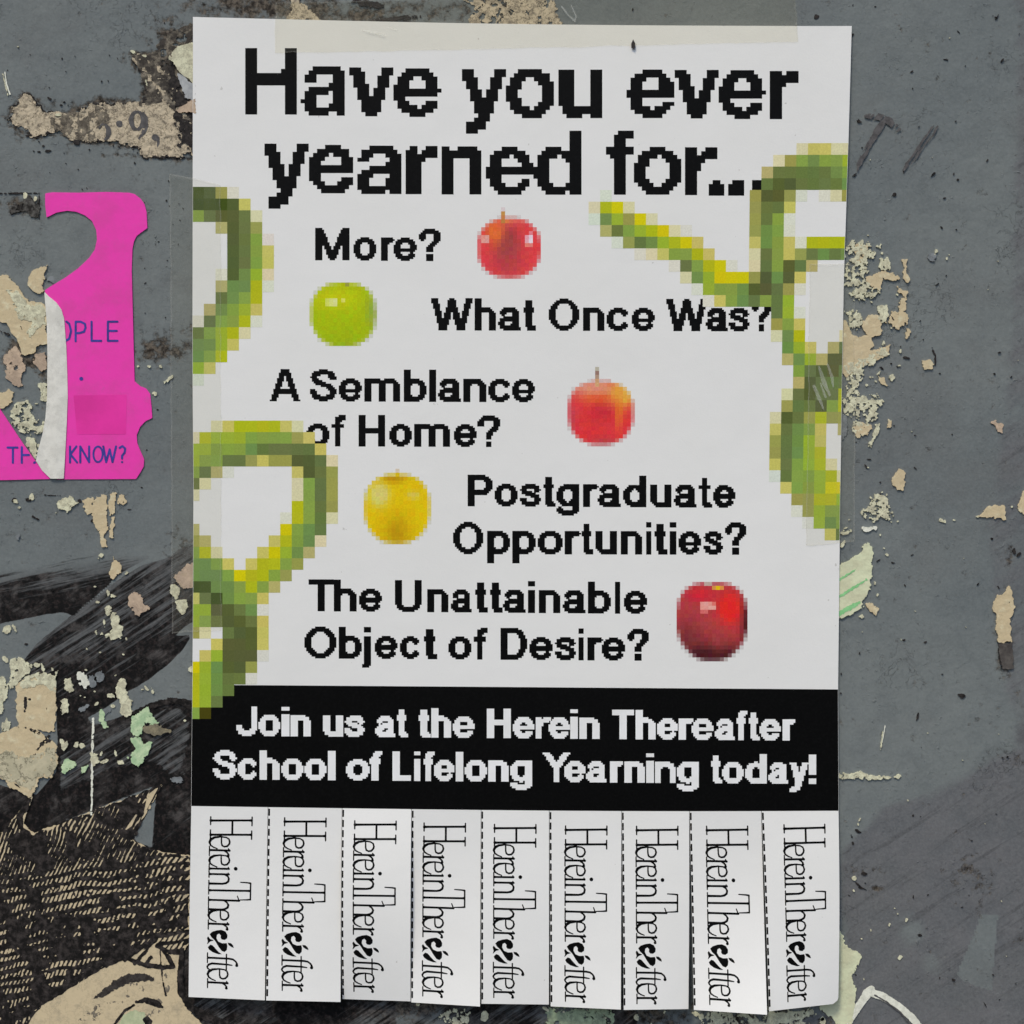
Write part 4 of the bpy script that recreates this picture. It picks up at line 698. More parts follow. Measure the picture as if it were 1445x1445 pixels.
def headline(lst, name):
    Q = []
    for g, ox, x0, y0, x1, y1 in lst:
        n, t = GL[g]; rows = runs(t); X0, X1 = ox + x0 * k, ox + x1 * k; Y0, Y1 = 60 + y0 * k, 60 + y1 * k
        cw = (X1 - X0) / n; ch = (Y1 - Y0) / len(rows)
        for r, row in enumerate(rows):
            for a, b in row:
                q = [(X0 + a * cw, Y0 + r * ch), (X0 + (b + 1) * cw, Y0 + r * ch), (X0 + (b + 1) * cw, Y0 + (r + 1) * ch), (X0 + a * cw, Y0 + (r + 1) * ch)]
                Q.append(q)
    return quads(name, Q, M_black, poster)
headline(HL, "headline")["label"] = "headline words Have you ever"
headline(HL2, "headline")["label"] = "headline words yearned for with three dots"

# smaller lettering: stroke letters snapped to square cells
def arc(cx, cy, rx, ry, a0, a1, n=40):
    return [(cx + rx * math.cos(math.radians(a0 + (a1 - a0) * i / n)), cy + ry * math.sin(math.radians(a0 + (a1 - a0) * i / n))) for i in range(n + 1)]
def glyph(ch):
    """strokes in a box: x 0..1 between outer stroke centres, y in rows (cap 18, x-height 13).  V=stem rect, H=bar rect, P=pen path; then clip range"""
    V = lambda x, a, b: ('V', x, a, b)
    H = lambda y, a, b, t=1.0: ('H', y, a, b, t)
    P = lambda pts: ('P', pts)
    B, T = 1.4, 11.6
    bowl = P(arc(.5, 6.5, .5, 5.1, 0, 360))
    D = {
     'o': ([bowl], 0, 13), 'c': ([P(arc(.5, 6.5, .5, 5.1, 38, 322))], 0, 13),
     'e': ([P(arc(.5, 6.5, .5, 5.1, 0, 322)), H(6.4, -.05, 1.08, .75)], 0, 13),
     'a': ([P(arc(.5, 9.2, .40, 2.5, 20, 172)), V(.88, 0, 9.4), P([(.86, 7.3), (.6, 6.9), (.35, 6.6), (.1, 5.6), (0, 4.2), (.08, 2.4), (.3, 1.4), (.55, 1.6), (.8, 3.2)]), P([(.88, 1.6), (1.0, .6)])], 0, 13),
     'r': ([V(0, 0, 13), P(arc(1.05, 7.6, 1.0, 4.0, 95, 165))], 0, 13),
     'n': ([V(0, 0, 13), P(arc(.5, 8.2, .5, 3.4, 0, 165)), V(1, 0, 8.6)], 0, 13),
     'h': ([V(0, 0, 18), P(arc(.5, 8.2, .5, 3.4, 0, 165)), V(1, 0, 8.6)], 0, 18),
     'm': ([V(0, 0, 13), P(arc(.25, 8.4, .25, 3.2, 0, 165)), V(.5, 0, 8.6), P(arc(.75, 8.4, .25, 3.2, 0, 165)), V(1, 0, 8.6)], 0, 13),
     'u': ([V(0, 4.4, 13), P(arc(.5, 4.8, .5, 3.4, 180, 345)), V(1, 0, 13)], 0, 13),
     't': ([V(.5, 2.8, 16.8), H(11.7, -.25, 1.25), P([(.5, 3.2), (.6, 1.6), (.8, 1.35), (1.1, 1.35)])], 0, 17),
     'f': ([V(.5, 0, 14.6), H(11.7, -.25, 1.25), P([(.5, 14), (.62, 15.8), (.85, 16.6), (1.12, 16.6)])], 0, 18),
     'b': ([V(0, 0, 18), bowl], 0, 18), 'd': ([V(1, 0, 18), bowl], 0, 18), 'p': ([V(0, -5, 13), bowl], -5, 13),
     'g': ([bowl, V(1, -1.4, 13), P(arc(.5, -1.3, .5, 2.3, 185, 360))], -5, 13),
     'l': ([V(.5, 0, 18)], 0, 18), 'i': ([V(.5, 0, 13), V(.5, 15.2, 18)], 0, 18),
     'j': ([V(.8, -2, 13), V(.8, 15.2, 18), P([(.8, -2), (.6, -3.4), (.1, -3.6)])], -5, 18),
     's': ([P([(.97, 9.4), (.86, 11), (.5, 11.6), (.14, 10.9), (.03, 9.4), (.16, 8.0), (.5, 7.1), (.84, 6.0), (1, 4.2), (.88, 2.1), (.5, 1.35), (.12, 2.0), (0, 3.9)])], 0, 13),
     'S': ([P([(.97, 13), (.86, 15.6), (.5, 16.6), (.14, 15.4), (.03, 13.2), (.16, 11.0), (.5, 9.6), (.84, 8.2), (1, 5.6), (.88, 2.8), (.5, 1.35), (.1, 2.8), (0, 5.6)])], 0, 18),
     'y': ([P([(-.02, 14), (.5, .5)]), P([(1.02, 14), (.48, .6), (.36, -2.6), (.1, -3.6), (-.02, -3.6)])], -5, 13),
     'W': ([P([(-.02, 19), (.24, 0), (.26, 0), (.5, 17.5)]), P([(.5, 17.5), (.74, 0), (.76, 0), (1.02, 19)])], 0, 18),
     'M': ([V(0, 0, 18), V(1, 0, 18), P([(.02, 18), (.5, 1), (.98, 18)])], 0, 18),
     'A': ([P([(-.02, -1), (.48, 18.5)]), P([(1.02, -1), (.52, 18.5)]), H(5.2, .15, .85)], 0, 18),
     'O': ([P(arc(.5, 9, .5, 7.6, 0, 360))], 0, 18), 'H': ([V(0, 0, 18), V(1, 0, 18), H(9.2, 0, 1)], 0, 18),
     'P': ([V(0, 0, 18), H(16.6, 0, .6), H(7.6, 0, .6), P(arc(.55, 12.1, .45, 4.5, -90, 90))], 0, 18),
     'T': ([V(.5, 0, 18), H(16.6, -.1, 1.1)], 0, 18), 'U': ([V(0, 5, 18), V(1, 5, 18), P(arc(.5, 5.6, .5, 4.2, 180, 360))], 0, 18),
     'D': ([V(0, 0, 18), H(16.6, 0, .5), H(1.4, 0, .5), P(arc(.45, 9, .55, 7.6, -90, 90))], 0, 18),
     'J': ([V(1, 4.6, 18), P(arc(.5, 5.0, .5, 3.6, 178, 360))], 0, 18),
     'L': ([V(0, 0, 18), H(1.4, 0, 1.15)], 0, 18), 'Y': ([P([(-.02, 19), (.5, 8.4)]), P([(1.02, 19), (.5, 8.4)]), V(.5, 0, 9)], 0, 18),
     '?': ([P([(.0, 12.6), (.08, 15.2), (.3, 16.6), (.68, 16.6), (.96, 15.2), (1, 12.8), (.86, 10.4), (.62, 8.6), (.5, 6.8), (.5, 6.0)]), V(.5, 0, 3.6)], 0, 18),
     '!': ([V(.6, 7, 18), V(.45, 5.4, 9), V(.5, 0, 3.6)], 0, 18),
    }
    return D[ch]
def letters(line, top, base, slope, cell, wx, wy):
    """line: [(char, x0, x1)], top/base y at the first letter; returns quads"""
    Q = []; xs = line[0][1]; cap = base - top; row = cap / 18.0
    for ch, x0, x1 in line:
        st, lo, hi = glyph(ch); yb = base + slope * (x0 - xs)
        single = ch in 'l!'or ch == 'i'
        ncol = max(2, round((x1 - x0) / cell)); cw = (x1 - x0) / ncol
        wxx = (x1 - x0) if single else wx
        ya = yb - hi * row; yz = yb - lo * row; nrow = max(3, round((yz - ya) / cell)); chh = (yz - ya) / nrow
        X, Y = np.meshgrid(x0 + (np.arange(ncol) + .5) * cw, ya + (np.arange(nrow) + .5) * chh)
        inner = max(0.1, (x1 - x0) - wxx); fx = lambda t: x0 + wxx / 2 + t * inner; fy = lambda r: yb - r * row
        m = np.zeros(X.shape, bool); rx, ry = wx / 2, wy / 2
        for s in st:
            if s[0] == 'V':
                m |= (np.abs(X - fx(s[1])) <= wxx / 2) & (Y <= fy(s[2])) & (Y >= fy(s[3]))
            elif s[0] == 'H':
                m |= (np.abs(Y - fy(s[1])) <= ry * s[4]) & (X >= fx(s[2])) & (X <= fx(s[3]))
            else:
                p = np.array([(fx(a), fy(b)) for a, b in s[1]]); seglen = np.hypot(*(p[1:] - p[:-1]).T)
                for (a, b), L in zip(zip(p[:-1], p[1:]), seglen):
                    for t in np.linspace(0, 1, int(L / 1.2) + 2):
                        c = a + (b - a) * t; m |= ((X - c[0]) / rx) ** 2 + ((Y - c[1]) / ry) ** 2 <= 1
        for r in range(nrow):
            c = 0
            while c < ncol:
                if m[r, c]:
                    e = c
                    while e + 1 < ncol and m[r, e + 1]: e += 1
                    Xa, Xb, Ya, Yb = x0 + c * cw, x0 + (e + 1) * cw, ya + r * chh, ya + (r + 1) * chh
                    Q.append([(Xa, Ya), (Xb, Ya), (Xb, Yb), (Xa, Yb)]); c = e + 1
                else: c += 1
    return Q
def LN(s, xs): return [(c, a, b) for c, (a, b) in zip(s, xs)]
CAP = [
 ("caption asking More", [(LN("More?", [(445, 493.5), (499, 531.2), (537.8, 557.2), (555.5, 588.6), (591, 622)]), 321.9, 367.7, 0.008)]),
 ("caption asking What Once Was", [(LN("WhatOnceWas?", [(608.5, 667), (669.8, 699.9), (702.6, 735), (736.2, 756.2), (774.2, 817.4), (822.6, 852.8), (855.8, 888.6), (891.3, 924), (939.9, 998), (995.3, 1026.8), (1027.7, 1057.4), (1060.4, 1087.8)]), 421, 466.6, 0.003)]),
 ("caption asking A Semblance of Home", [(LN("ASemblance", [(381, 424.4), (437.8, 475.5), (478.4, 511.2), (514.4, 564.9), (570, 602.2), (605.7, 615.6), (618, 650.7), (653.8, 686.4), (689, 722), (722.6, 754.9)]), 521, 566.5, 0.004),
   (LN("ofHome?", [(432.6, 465.2), (465.5, 488.3), (506.3, 543.7), (549.5, 581.5), (584.6, 635.2), (640.6, 672.8), (673.5, 706)]), 585.4, 630, 0.004)]),
 ("caption asking Postgraduate Opportunities", [(LN("Postgraduate", [(660, 695.2), (698, 730.5), (733.5, 763.5), (764.3, 784), (785, 817.3), (822.6, 845), (843, 876), (879, 911.9), (917.2, 947.3), (950.4, 982.7), (983, 1004.9), (1006, 1037.5)]), 669.9, 714.5, 0.006),
   (LN("Opportunities?", [(639.4, 682), (687.4, 719.8), (722.9, 756), (758.7, 794), (796.7, 820), (818, 837), (840.1, 870.5), (875.8, 906), (911.6, 918.9), (920.7, 941.7), (944.8, 954.2), (957.2, 989.2), (992.3, 1020), (1022.7, 1052.7)]), 736.2, 782, 0.002)]),
 ("caption asking The Unattainable Object of Desire", [(LN("TheUnattainable", [(433.3, 474), (471.4, 503.6), (507, 539.4), (557.5, 595.3), (603, 632.8), (636.3, 665.7), (668, 688.5), (689, 709.3), (709.5, 741.8), (745, 755), (760.3, 790.6), (793.7, 826.2), (829.5, 862), (867.6, 875), (880.2, 913)]), 817.4, 862.4, 0.008),
   (LN("ObjectofDesire?", [(429.9, 475), (478.3, 510.8), (511.2, 523.8), (529, 561.3), (564.5, 594.2), (595.6, 617.2), (632.8, 665.3), (666, 688.2), (706.3, 744), (747, 779.9), (782.8, 812.7), (816.2, 823.5), (828.8, 851.3), (849, 882), (885, 915.3)]), 883.9, 928.9, 0.007)]),
]
for lab, lines in CAP:
    Q = []
    for ln, t, b, s in lines: Q += letters(ln, t, b, s, 2.56, 9.6, 7.4)
    quads("caption", Q, M_black, poster, off=INK)["label"] = lab
FT = [(LN("JoinusattheHereinThereafter", [(334, 363.2), (365, 395.8), (397.5, 408.9), (410.3, 438.9), (456, 484.6), (486.5, 514.9), (529.5, 558), (557.7, 576), (588.4, 608), (608.7, 636.7), (639, 669.9), (687, 720.9), (723.6, 754), (755.9, 777.5), (774, 804.2), (804.6, 815.3), (817.4, 846), (861, 897), (896.6, 924.9), (927, 956), (957.2, 978), (975.5, 1006.5), (1008.2, 1036.4), (1036.2, 1054.2), (1053.4, 1071.7), (1071.2, 1101.4), (1103.7, 1121.6)]), 996.7, 1038.2, 0.0083),
      (LN("SchoolofLifelongYearningtoday!", [(300.6, 334.9), (336, 364.7), (366.6, 395), (397.3, 428.5), (429.7, 461), (463, 473.9), (488.4, 521.9), (519, 539.7), (554, 582.6), (584.6, 593.3), (595.3, 613.5), (612.8, 641.2), (643.2, 653.9), (655.7, 687.4), (688.9, 717.8), (720, 750.9), (765.7, 804.6), (796.3, 826), (826.7, 855.5), (860.5, 878.8), (880.8, 909.7), (911.5, 922.5), (924, 953), (954.8, 985.7), (1000.4, 1018.7), (1018.4, 1049), (1051, 1081.6), (1083.6, 1111.6), (1113.6, 1141), (1140.7, 1151.2)]), 1058, 1099.5, 0.0075)]
for (ln, t, b, s), lab in zip(FT, ("white footer line Join us at the Herein Thereafter", "white footer line School of Lifelong Yearning today")):
    quads("footer_lettering", letters(ln, t, b, s, 2.6, 9.2, 7.0), M_white, poster, off=INK * 2.1)["label"] = lab

# pixel pictures
PAL = {'a': (62, 78, 24), 'b': (84, 92, 48), 'c': (100, 114, 62), 'd': (108, 136, 70), 'e': (128, 152, 66), 'f': (146, 168, 48), 'g': (170, 174, 24), 'h': (198, 188, 4),
       'i': (190, 182, 96), 'j': (172, 164, 104), 'k': (205, 199, 158), 'l': (206, 203, 188), 'm': (203, 206, 190), 'n': (148, 148, 76), 'o': (66, 62, 14)}
def cells(rows, x0, y0, cw, ch, warp=None, clip=None, seed=1):
    Q = []; C = []; rr = random.Random(seed)
    for r, row in enumerate(rows):
        for c, chx in enumerate(row):
            if chx in '. ': continue
            q = [(x0 + c * cw, y0 + r * ch), (x0 + (c + 1) * cw, y0 + r * ch), (x0 + (c + 1) * cw, y0 + (r + 1) * ch), (x0 + c * cw, y0 + (r + 1) * ch)]
            if warp: q = [warp(*p) for p in q]
            if clip: q = [(min(max(p[0], XL(p[1]) + .4), XR(p[1]) - .4), p[1]) for p in q]
            if q[1][0] - q[0][0] < 0.5: continue
            rgb = np.array(PAL[chx], float) + np.array([rr.uniform(-4, 4), rr.uniform(-3, 3), rr.uniform(-4, 4)])
            Q.append(q); C.append(A(*np.clip(rgb, 2, 225)))
    return Q, C
v1 = ["abnl...", "aaabi..", "ecbbck.", "..jbcn.", "...bcel", "...bcei", "...bcei", "..lbdfk", "..jddgm", "..cdeg.", ".jdefi.", "lceegm.", "cefgk..", "ddfi...", "deg....", "fi.....", "m......"]
Q, C = cells(v1, 271.8, 264.3, 16.45, 16.48, clip=True, seed=2)
quads("vine_picture", Q, M_print, poster, C, off=INK * 2)["label"] = "pixelated green vine curl at the poster's upper left edge"
v2 = ["..kiggggik...", "kgfffeeeeni..", "ffeeedcccccic"[:11] + "i.", "feeccninnbbck", "ecjl.....ibcn", "ck.......kecn", "k........kecn", ".........gecn", "........lgeck", "j.......hedc.", "nj.....igedk.", "egk...ihfdj..", "ddei.iggen...", "dddehggen....", "aaddegej.....", "icadeei......", "ffbbcdl......", "fecbbci......", "nk.cbbi......", "..ibbbi......", ".ifbbbl......", "hfdbbn.......", "gfdccl.......", "gfdc.........", "gfc..........", "eo..........."]
Q, C = cells(v2, 265.7, 593.7, 16.27, 16.17, clip=True, seed=3)
quads("vine_picture", Q, M_print, poster, C, off=INK * 2.2)["label"] = "pixelated green vine loop at the poster's lower left edge"
def vrow(d):
    s = ['.'] * 23
    for c, t in d.items():
        for i, chx in enumerate(t): s[c + i] = chx
    return "".join(s)
v3 = [vrow(d) for d in [
 {18: "kiikk"}, {16: "kneddef"[:2] + "edeef"}, {15: "jcccccde"}, {15: "cbbccccd"},
 {1: "m", 14: "nbbn", 18: "m", 20: "mkn"}, {0: "kghk", 14: "ncci"}, {0: "mdfnhk", 14: "ncem"}, {1: "jcefghk", 8: "m", 14: "ndem"}, {2: "mncdfghi", 14: "ideimgggg"}, {4: "lkieegi", 14: "kceincdcd"},
 {7: "lcegh", 12: "m", 14: "kcebcj"}, {8: "kdfhhhnbdbi"}, {9: "mfeedbbcnl"}, {10: "liedcecncf"[0:6] + "i", 16: "cf"},
 {16: "cfm"}, {16: "nei"}, {16: "kdg", 22: "k"}, {17: "ndfi"[1:] if False else "dfi", 21: "jc"}, {17: "jdfjbb"}, {18: "ecbbc"}, {18: "jbccc"}, {17: "kcbccg"}, {17: "nccbeg"}, {16: "kbcngnn"},
 {16: "icdei", 22: "j"}, {16: "ncdfi"}, {16: "ncdfg"}, {16: "icefgk"}, {16: "mceefgk"}, {17: "ieefhh"}, {18: "nnggf"}, {18: "mnfee"}, {19: "mfde"}, {21: "ic"}]]
def warp3(x, y): return x - 0.0175 * (y - 270) * (x - 830) / 357, y
Q, C = cells(v3, 830.5, 268.6 - 4 * 16.45, 16.22, 16.46, warp=warp3, clip=True, seed=4)
quads("vine_picture", Q, M_print, poster, C, off=INK * 2.2)["label"] = "pixelated green vine twisting along the poster's right edge"

def apple(lab, x0, y0, nc, nr, cw, ch, cx, cy, rx, ry, colf, taper=0.0, extra=(), n=2.5):
    Q = []; C = []; rr = random.Random(nc * nr); wht = np.array((198, 198, 195.0))
    for r in range(nr):
        for c in range(nc):
            cov = 0
            for i in range(4):
                for j in range(4):
                    u = (c + (i + .5) / 4 - cx) / rx; v = (r + (j + .5) / 4 - cy) / ry
                    w = 1 - taper * max(0, v) ** 2
                    cov += abs(u / w) ** n + abs(v) ** n < 1
            cov /= 16; u = (c + .5 - cx) / rx; v = (r + .5 - cy) / ry
            rgb = None
            if cov > 0.04:
                rgb = np.array(colf(u, v), float); rgb = rgb + np.array([rr.uniform(-5, 5) for _ in range(3)]); rgb = wht * (1 - cov) + rgb * cov
            for (ec, er, col) in extra:
                if ec == c and er == r: rgb = np.array(col, float)
            if rgb is None: continue
            Q.append([(x0 + c * cw, y0 + r * ch), (x0 + (c + 1) * cw, y0 + r * ch), (x0 + (c + 1) * cw, y0 + (r + 1) * ch), (x0 + c * cw, y0 + (r + 1) * ch)]); C.append(A(*np.clip(rgb, 2, 235)))
    quads("apple_picture", Q, M_print, poster, C)["label"] = lab
def mixc(base, *bl):
    def f(u, v):
        c = np.array(base, float)
        for col, cx, cy, sx, sy, s in bl:
            w = min(1, s * math.exp(-(((u - cx) / sx) ** 2 + ((v - cy) / sy) ** 2))); c = c * (1 - w) + np.array(col) * w
        return c
    return f
g1 = 5.6
hl = (214, 150, 140)
apple("pixelated red apple with two highlights beside the word More", 673.5, 293, 16, 18, g1, 5.6, 8.05, 10.2, 7.9, 7.5, mixc((214, 62, 66), ((146, 62, 64), -.08, -.12, .36, .62, 1.3), ((176, 62, 66), 0, .4, .45, .5, .8), ((216, 100, 50), -.45, -.55, .28, .4, 1.4), ((216, 116, 90), 0, -.95, .5, .16, .8)), n=2.3,
      extra=[(6, 0, (206, 192, 192)), (6, 1, (186, 136, 70)), (6, 2, (190, 122, 70)), (6, 3, (180, 122, 62)), (7, 3, (214, 116, 66)), (1, 7, (216, 140, 128)), (2, 7, (214, 152, 142)), (1, 8, (216, 150, 138)), (2, 8, (212, 150, 142)), (12, 7, (222, 150, 160)), (13, 7, (232, 196, 206)), (12, 8, (224, 160, 168)), (13, 8, (234, 204, 212)), (12, 9, (222, 124, 108)), (13, 9, (218, 120, 112)), (13, 6, (220, 120, 130))])
apple("pixelated bright green apple left of What Once Was", 437, 399, 17, 16, 5.6, 5.6, 8.55, 8.1, 8.1, 8.0, mixc((160, 180, 2), ((186, 190, 4), -.2, -.5, .8, .35, 1.0), ((140, 160, 56), 1.0, -.1, .28, .6, 1.3), ((150, 172, 10), 0, .7, .7, .4, .9), ((140, 166, 40), .2, 1.0, .5, .14, .8)), taper=.12, n=2.5,
      extra=[(9, 0, (146, 146, 62)), (4, 4, (196, 204, 92)), (5, 4, (206, 210, 122)), (6, 4, (208, 212, 140)), (5, 5, (206, 210, 118)), (6, 5, (206, 208, 132)), (4, 5, (200, 206, 92)), (8, 4, (206, 206, 92))])
apple("pixelated red and orange apple right of A Semblance of Home", 800.5, 518, 17, 20, 5.6, 5.6, 8.4, 11.6, 8.15, 7.9, mixc((214, 52, 56), ((216, 140, 112), -.2, -.78, .75, .3, 1.2), ((222, 92, 40), 0, -.42, .7, .2, .9), ((222, 164, 66), .68, -.62, .36, .4, 1.5), ((226, 122, 40), .55, -.1, .13, .6, .9), ((190, 44, 56), .05, 0, .4, .35, .8), ((190, 70, 84), -.9, .1, .2, .5, .7), ((178, 60, 66), .1, .95, .4, .18, .9)), taper=.12, n=2.6,
      extra=[(7, 0, (176, 170, 152)), (7, 1, (142, 112, 100)), (7, 2, (166, 138, 118)), (7, 3, (196, 152, 112)), (7, 4, (202, 158, 112))])
apple("pixelated yellow apple left of Postgraduate Opportunities", 513.5, 661.5, 17, 19, 5.6, 5.6, 8.4, 10.1, 8.1, 8.6, mixc((214, 182, 2), ((184, 146, 2), 0, .75, .4, .6, 1.1), ((206, 196, 104), -.55, -.42, .30, .34, 1.5), ((206, 188, 76), .5, -.4, .18, .12, 1.4), ((184, 138, 2), -.1, -.85, .35, .08, 1.3)), taper=.14, n=2.6,
      extra=[(8, 1, (206, 176, 20)), (8, 0, (204, 190, 168)), (9, 1, (206, 190, 108)), (10, 1, (206, 190, 120))])
apple("pixelated dark red apple right of Object of Desire", 954.5, 821, 18, 20, 5.55, 5.6, 9.0, 10.0, 9.0, 9.8, mixc((168, 58, 62), ((66, 22, 26), -.1, 1.0, 1.2, .42, 1.5), ((110, 44, 48), -.7, .4, .4, .4, .8), ((222, 40, 36), .5, -.35, .34, .42, 1.4), ((206, 36, 50), -.35, -.7, .4, .2, 1.0), ((70, 24, 30), .95, .1, .12, .8, .9), ((160, 66, 64), .2, .5, .3, .3, .6)), taper=.28, n=2.8,
      extra=[(9, 1, (206, 140, 70)), (10, 1, (226, 180, 10)), (11, 1, (214, 140, 66)), (6, 5, (220, 148, 138)), (7, 5, (222, 154, 146)), (8, 5, (216, 142, 130)), (6, 6, (218, 146, 134)), (7, 6, (216, 146, 136)), (8, 6, (220, 158, 146)), (9, 6, (224, 156, 144)), (9, 5, (212, 110, 100)), (6, 7, (204, 100, 98)), (7, 7, (204, 104, 100)), (7, 0, (182, 160, 150)), (8, 0, (180, 158, 148))])

# tear-off tabs
TX = [270, 378.5, 483, 581, 679, 775, 877, 972.5, 1074, 1183]
TB = [(266, 1407, 374.5, 1410), (376.5, 1410, 480.5, 1414), (483.5, 1409, 580, 1410), (580.3, 1415, 677.5, 1418), (679.5, 1414, 774.5, 1417), (777, 1420, 875.5, 1422), (879.5, 1422, 971.5, 1424), (979.5, 1426, 1081, 1429), (1083, 1423, 1183.5, 1417)]
TBX = [296.9, 401, 499.9, 597.5, 696.7, 796.7, 896.6, 995, 1104]
TSY = [1154.4, 1154.4, 1157, 1159.3, 1160, 1161.6, 1161.5, 1161.5, 1159.5]
LIFT = [3.4, 4.6, 1.2, 5.2, 3.6, 4.8, 5.0, 9.0, 4.6]
CURL = [0.2, 0.6, 3.4, 0.1, 1.2, 0.6, 0.9, -0.3, 1.6]
TWIST = [0.8, -0.8, 1.0, 1.2, -0.9, 1.1, -1.4, 1.8, -2.2]
def tabmap(kx):
    xa, xb = TX[kx] + .35, TX[kx + 1] - .35; bx0, by0, bx1, by1 = TB[kx]
    def f(u, v):
        u = np.asarray(u, float); v = np.asarray(v, float)
        uu = (xa + (xb - xa) * u - 270) / 913
        ty = YB(uu); tx = xa + (xb - xa) * u
        bx = bx0 + (bx1 - bx0) * u; by = by0 + (by1 - by0) * u
        x = tx + (bx - tx) * v; y = ty + (by - ty) * v
        x = CX + (x - CX) * (1 - LIFT[kx] * v * v / 620); y = CY + (y - CY) * (1 - LIFT[kx] * v * v / 620)
        h = Hp(tx, ty) + CURL[kx] * np.sin(np.pi * v * 0.9) + (LIFT[kx] + TWIST[kx] * (u * 2 - 1)) * v * v + 0.12 * np.sin(v * 3.1)
        return x, y, h
    return f
# lettering of a tab, in measured marks: (x, y, radius); x runs up the letters, y along the word
def e_at(dy): return [[(440, 482 + dy, 5), (441, 560 + dy, 6), (450, 592 + dy, 7), (478, 606 + dy, 7), (515, 600 + dy, 8), (540, 572 + dy, 8), (547, 545 + dy, 8), (536, 508 + dy, 6), (500, 487 + dy, 5), (430, 480 + dy, 6), (350, 490 + dy, 11), (305, 515 + dy, 14), (288, 550 + dy, 11), (302, 590 + dy, 7), (340, 615 + dy, 5), (388, 632 + dy, 3)]]
def r_at(dy): return [[(296, 652 + dy, 11), (318, 652 + dy, 10), (520, 654 + dy, 9), (545, 655 + dy, 11)], [(545, 660 + dy, 6), (532, 632 + dy, 4)], [(288, 604 + dy, 4), (288, 722 + dy, 4)], [(480, 662 + dy, 4), (512, 678 + dy, 7), (532, 700 + dy, 7), (530, 718 + dy, 15)]]
def stem(y, top=540): return [[(296, y, 13), (322, y, 9), (top - 20, y, 9), (top, y, 10)]]
z = 1264
WORD = [[(300, 275, 14), (335, 274, 10), (790, 266, 9), (822, 266, 13)], [(298, 226, 5), (298, 326, 5)], [(828, 224, 5), (828, 332, 5)],
        [(300, 456, 14), (335, 455, 10), (790, 449, 9), (818, 449, 13)], [(297, 394, 5), (297, 500, 5)], [(825, 400, 5), (825, 506, 5)], [(577, 285, 9), (577, 444, 9)]]
WORD += e_at(0) + r_at(0) + e_at(234) + stem(888) + [[(628, 885, 20)], [(288, 830, 4), (288, 1000, 4)]] + [[(545, 890, 5), (532, 868, 3)]]
WORD += stem(958) + [[(545, 962, 6), (532, 940, 3)], [(490, 966, 4), (530, 985, 7), (543, 1015, 9), (535, 1050, 10), (505, 1072, 10), (460, 1080, 9), (300, 1080, 11)], [(288, 1040, 4), (288, 1115, 4)]]
WORD += [[(296, 1166, 12), (325, 1166, 9), (790, 1164, 9), (815, 1164, 12)], [(822, 1068, 6), (822, 1276, 6)], [(822, 1066, 7), (780, 1060, 5), (692, 1056, 3)], [(822, 1274, 7), (780, 1278, 5), (692, 1281, 3)], [(287, 1125, 4), (287, 1215, 4)]]
WORD += [[(296, 1289, 12), (325, 1289, 9), (650, 1292, 9), (680, 1293, 9)], [(680, 1296, 5), (655, 1234, 3)], [(287, 1250, 4), (287, 1450, 4)], [(490, 1300, 4), (525, 1320, 7), (542, 1350, 9), (532, 1382, 10), (500, 1402, 10), (460, 1410, 9), (296, 1410, 11)]]
WORD += e_at(936) + r_at(942)
WORD += [[(290, z + 768, 11), (320, z + 768, 9), (560, z + 772, 9), (610, z + 780, 8), (645, z + 805, 7), (662, z + 835, 9), (660, z + 855, 17)], [(283, z + 706, 4), (283, z + 832, 4)], [(526, z + 718, 5), (526, z + 918, 5)],
         [(600, z + 856, 3), (540, z + 848, 7), (340, z + 840, 10), (300, z + 856, 9), (280, z + 885, 7), (290, z + 908, 6), (312, z + 920, 3)]]
WORD += e_at(1691) + r_at(1696)
APL = [[(305, 465), (340, 432), (400, 412), (460, 404), (512, 426), (538, 470), (534, 512), (500, 536), (462, 530), (446, 508), (450, 480), (428, 456), (402, 472), (396, 512), (420, 556), (470, 576), (528, 572), (538, 610), (532, 660), (502, 690), (462, 676), (425, 628), (392, 575), (372, 545), (330, 506)],
       [(284, 632), (318, 598), (350, 608), (390, 652), (430, 692), (474, 720), (420, 720), (350, 698), (300, 664)],
       [(272, 515), (288, 490), (315, 525), (368, 545), (316, 562), (270, 606), (284, 560)],
       [(535, 566), (580, 570), (610, 598), (622, 636), (585, 622), (550, 598)]]
def word_field(X, Y):
    v = np.maximum.reduce([stroke_f(s, X, Y) for s in WORD]) + 3.8
    for p in APL: v = np.maximum(v, sdf([(a, b + z) for a, b in p], X, Y) - 1.5)
    return v
cz = 4.6
nxw = int((850 - 250) / cz) + 2; nyw = int((2470 - 200) / cz) + 2
Xw, Yw = np.meshgrid(250 + np.arange(nxw) * cz, 200 + np.arange(nyw) * cz)
wx_, wy_, wt_, _ = march(word_field(Xw, Yw), 250, 200, cz)
wt_local = (wx_ - 289) / 9.03; ws_local = (wy_ - 222) / 9.03
tab_looks = ["first tear-off tab at the poster's left", "second tear-off tab from the left", "third, slightly shorter tab from the left", "fourth tab from the left", "middle tab", "sixth tab from the left", "seventh tab, cut slightly narrower", "eighth tab, lifted most and brightest", "last tab at the right with a rounded corner"]
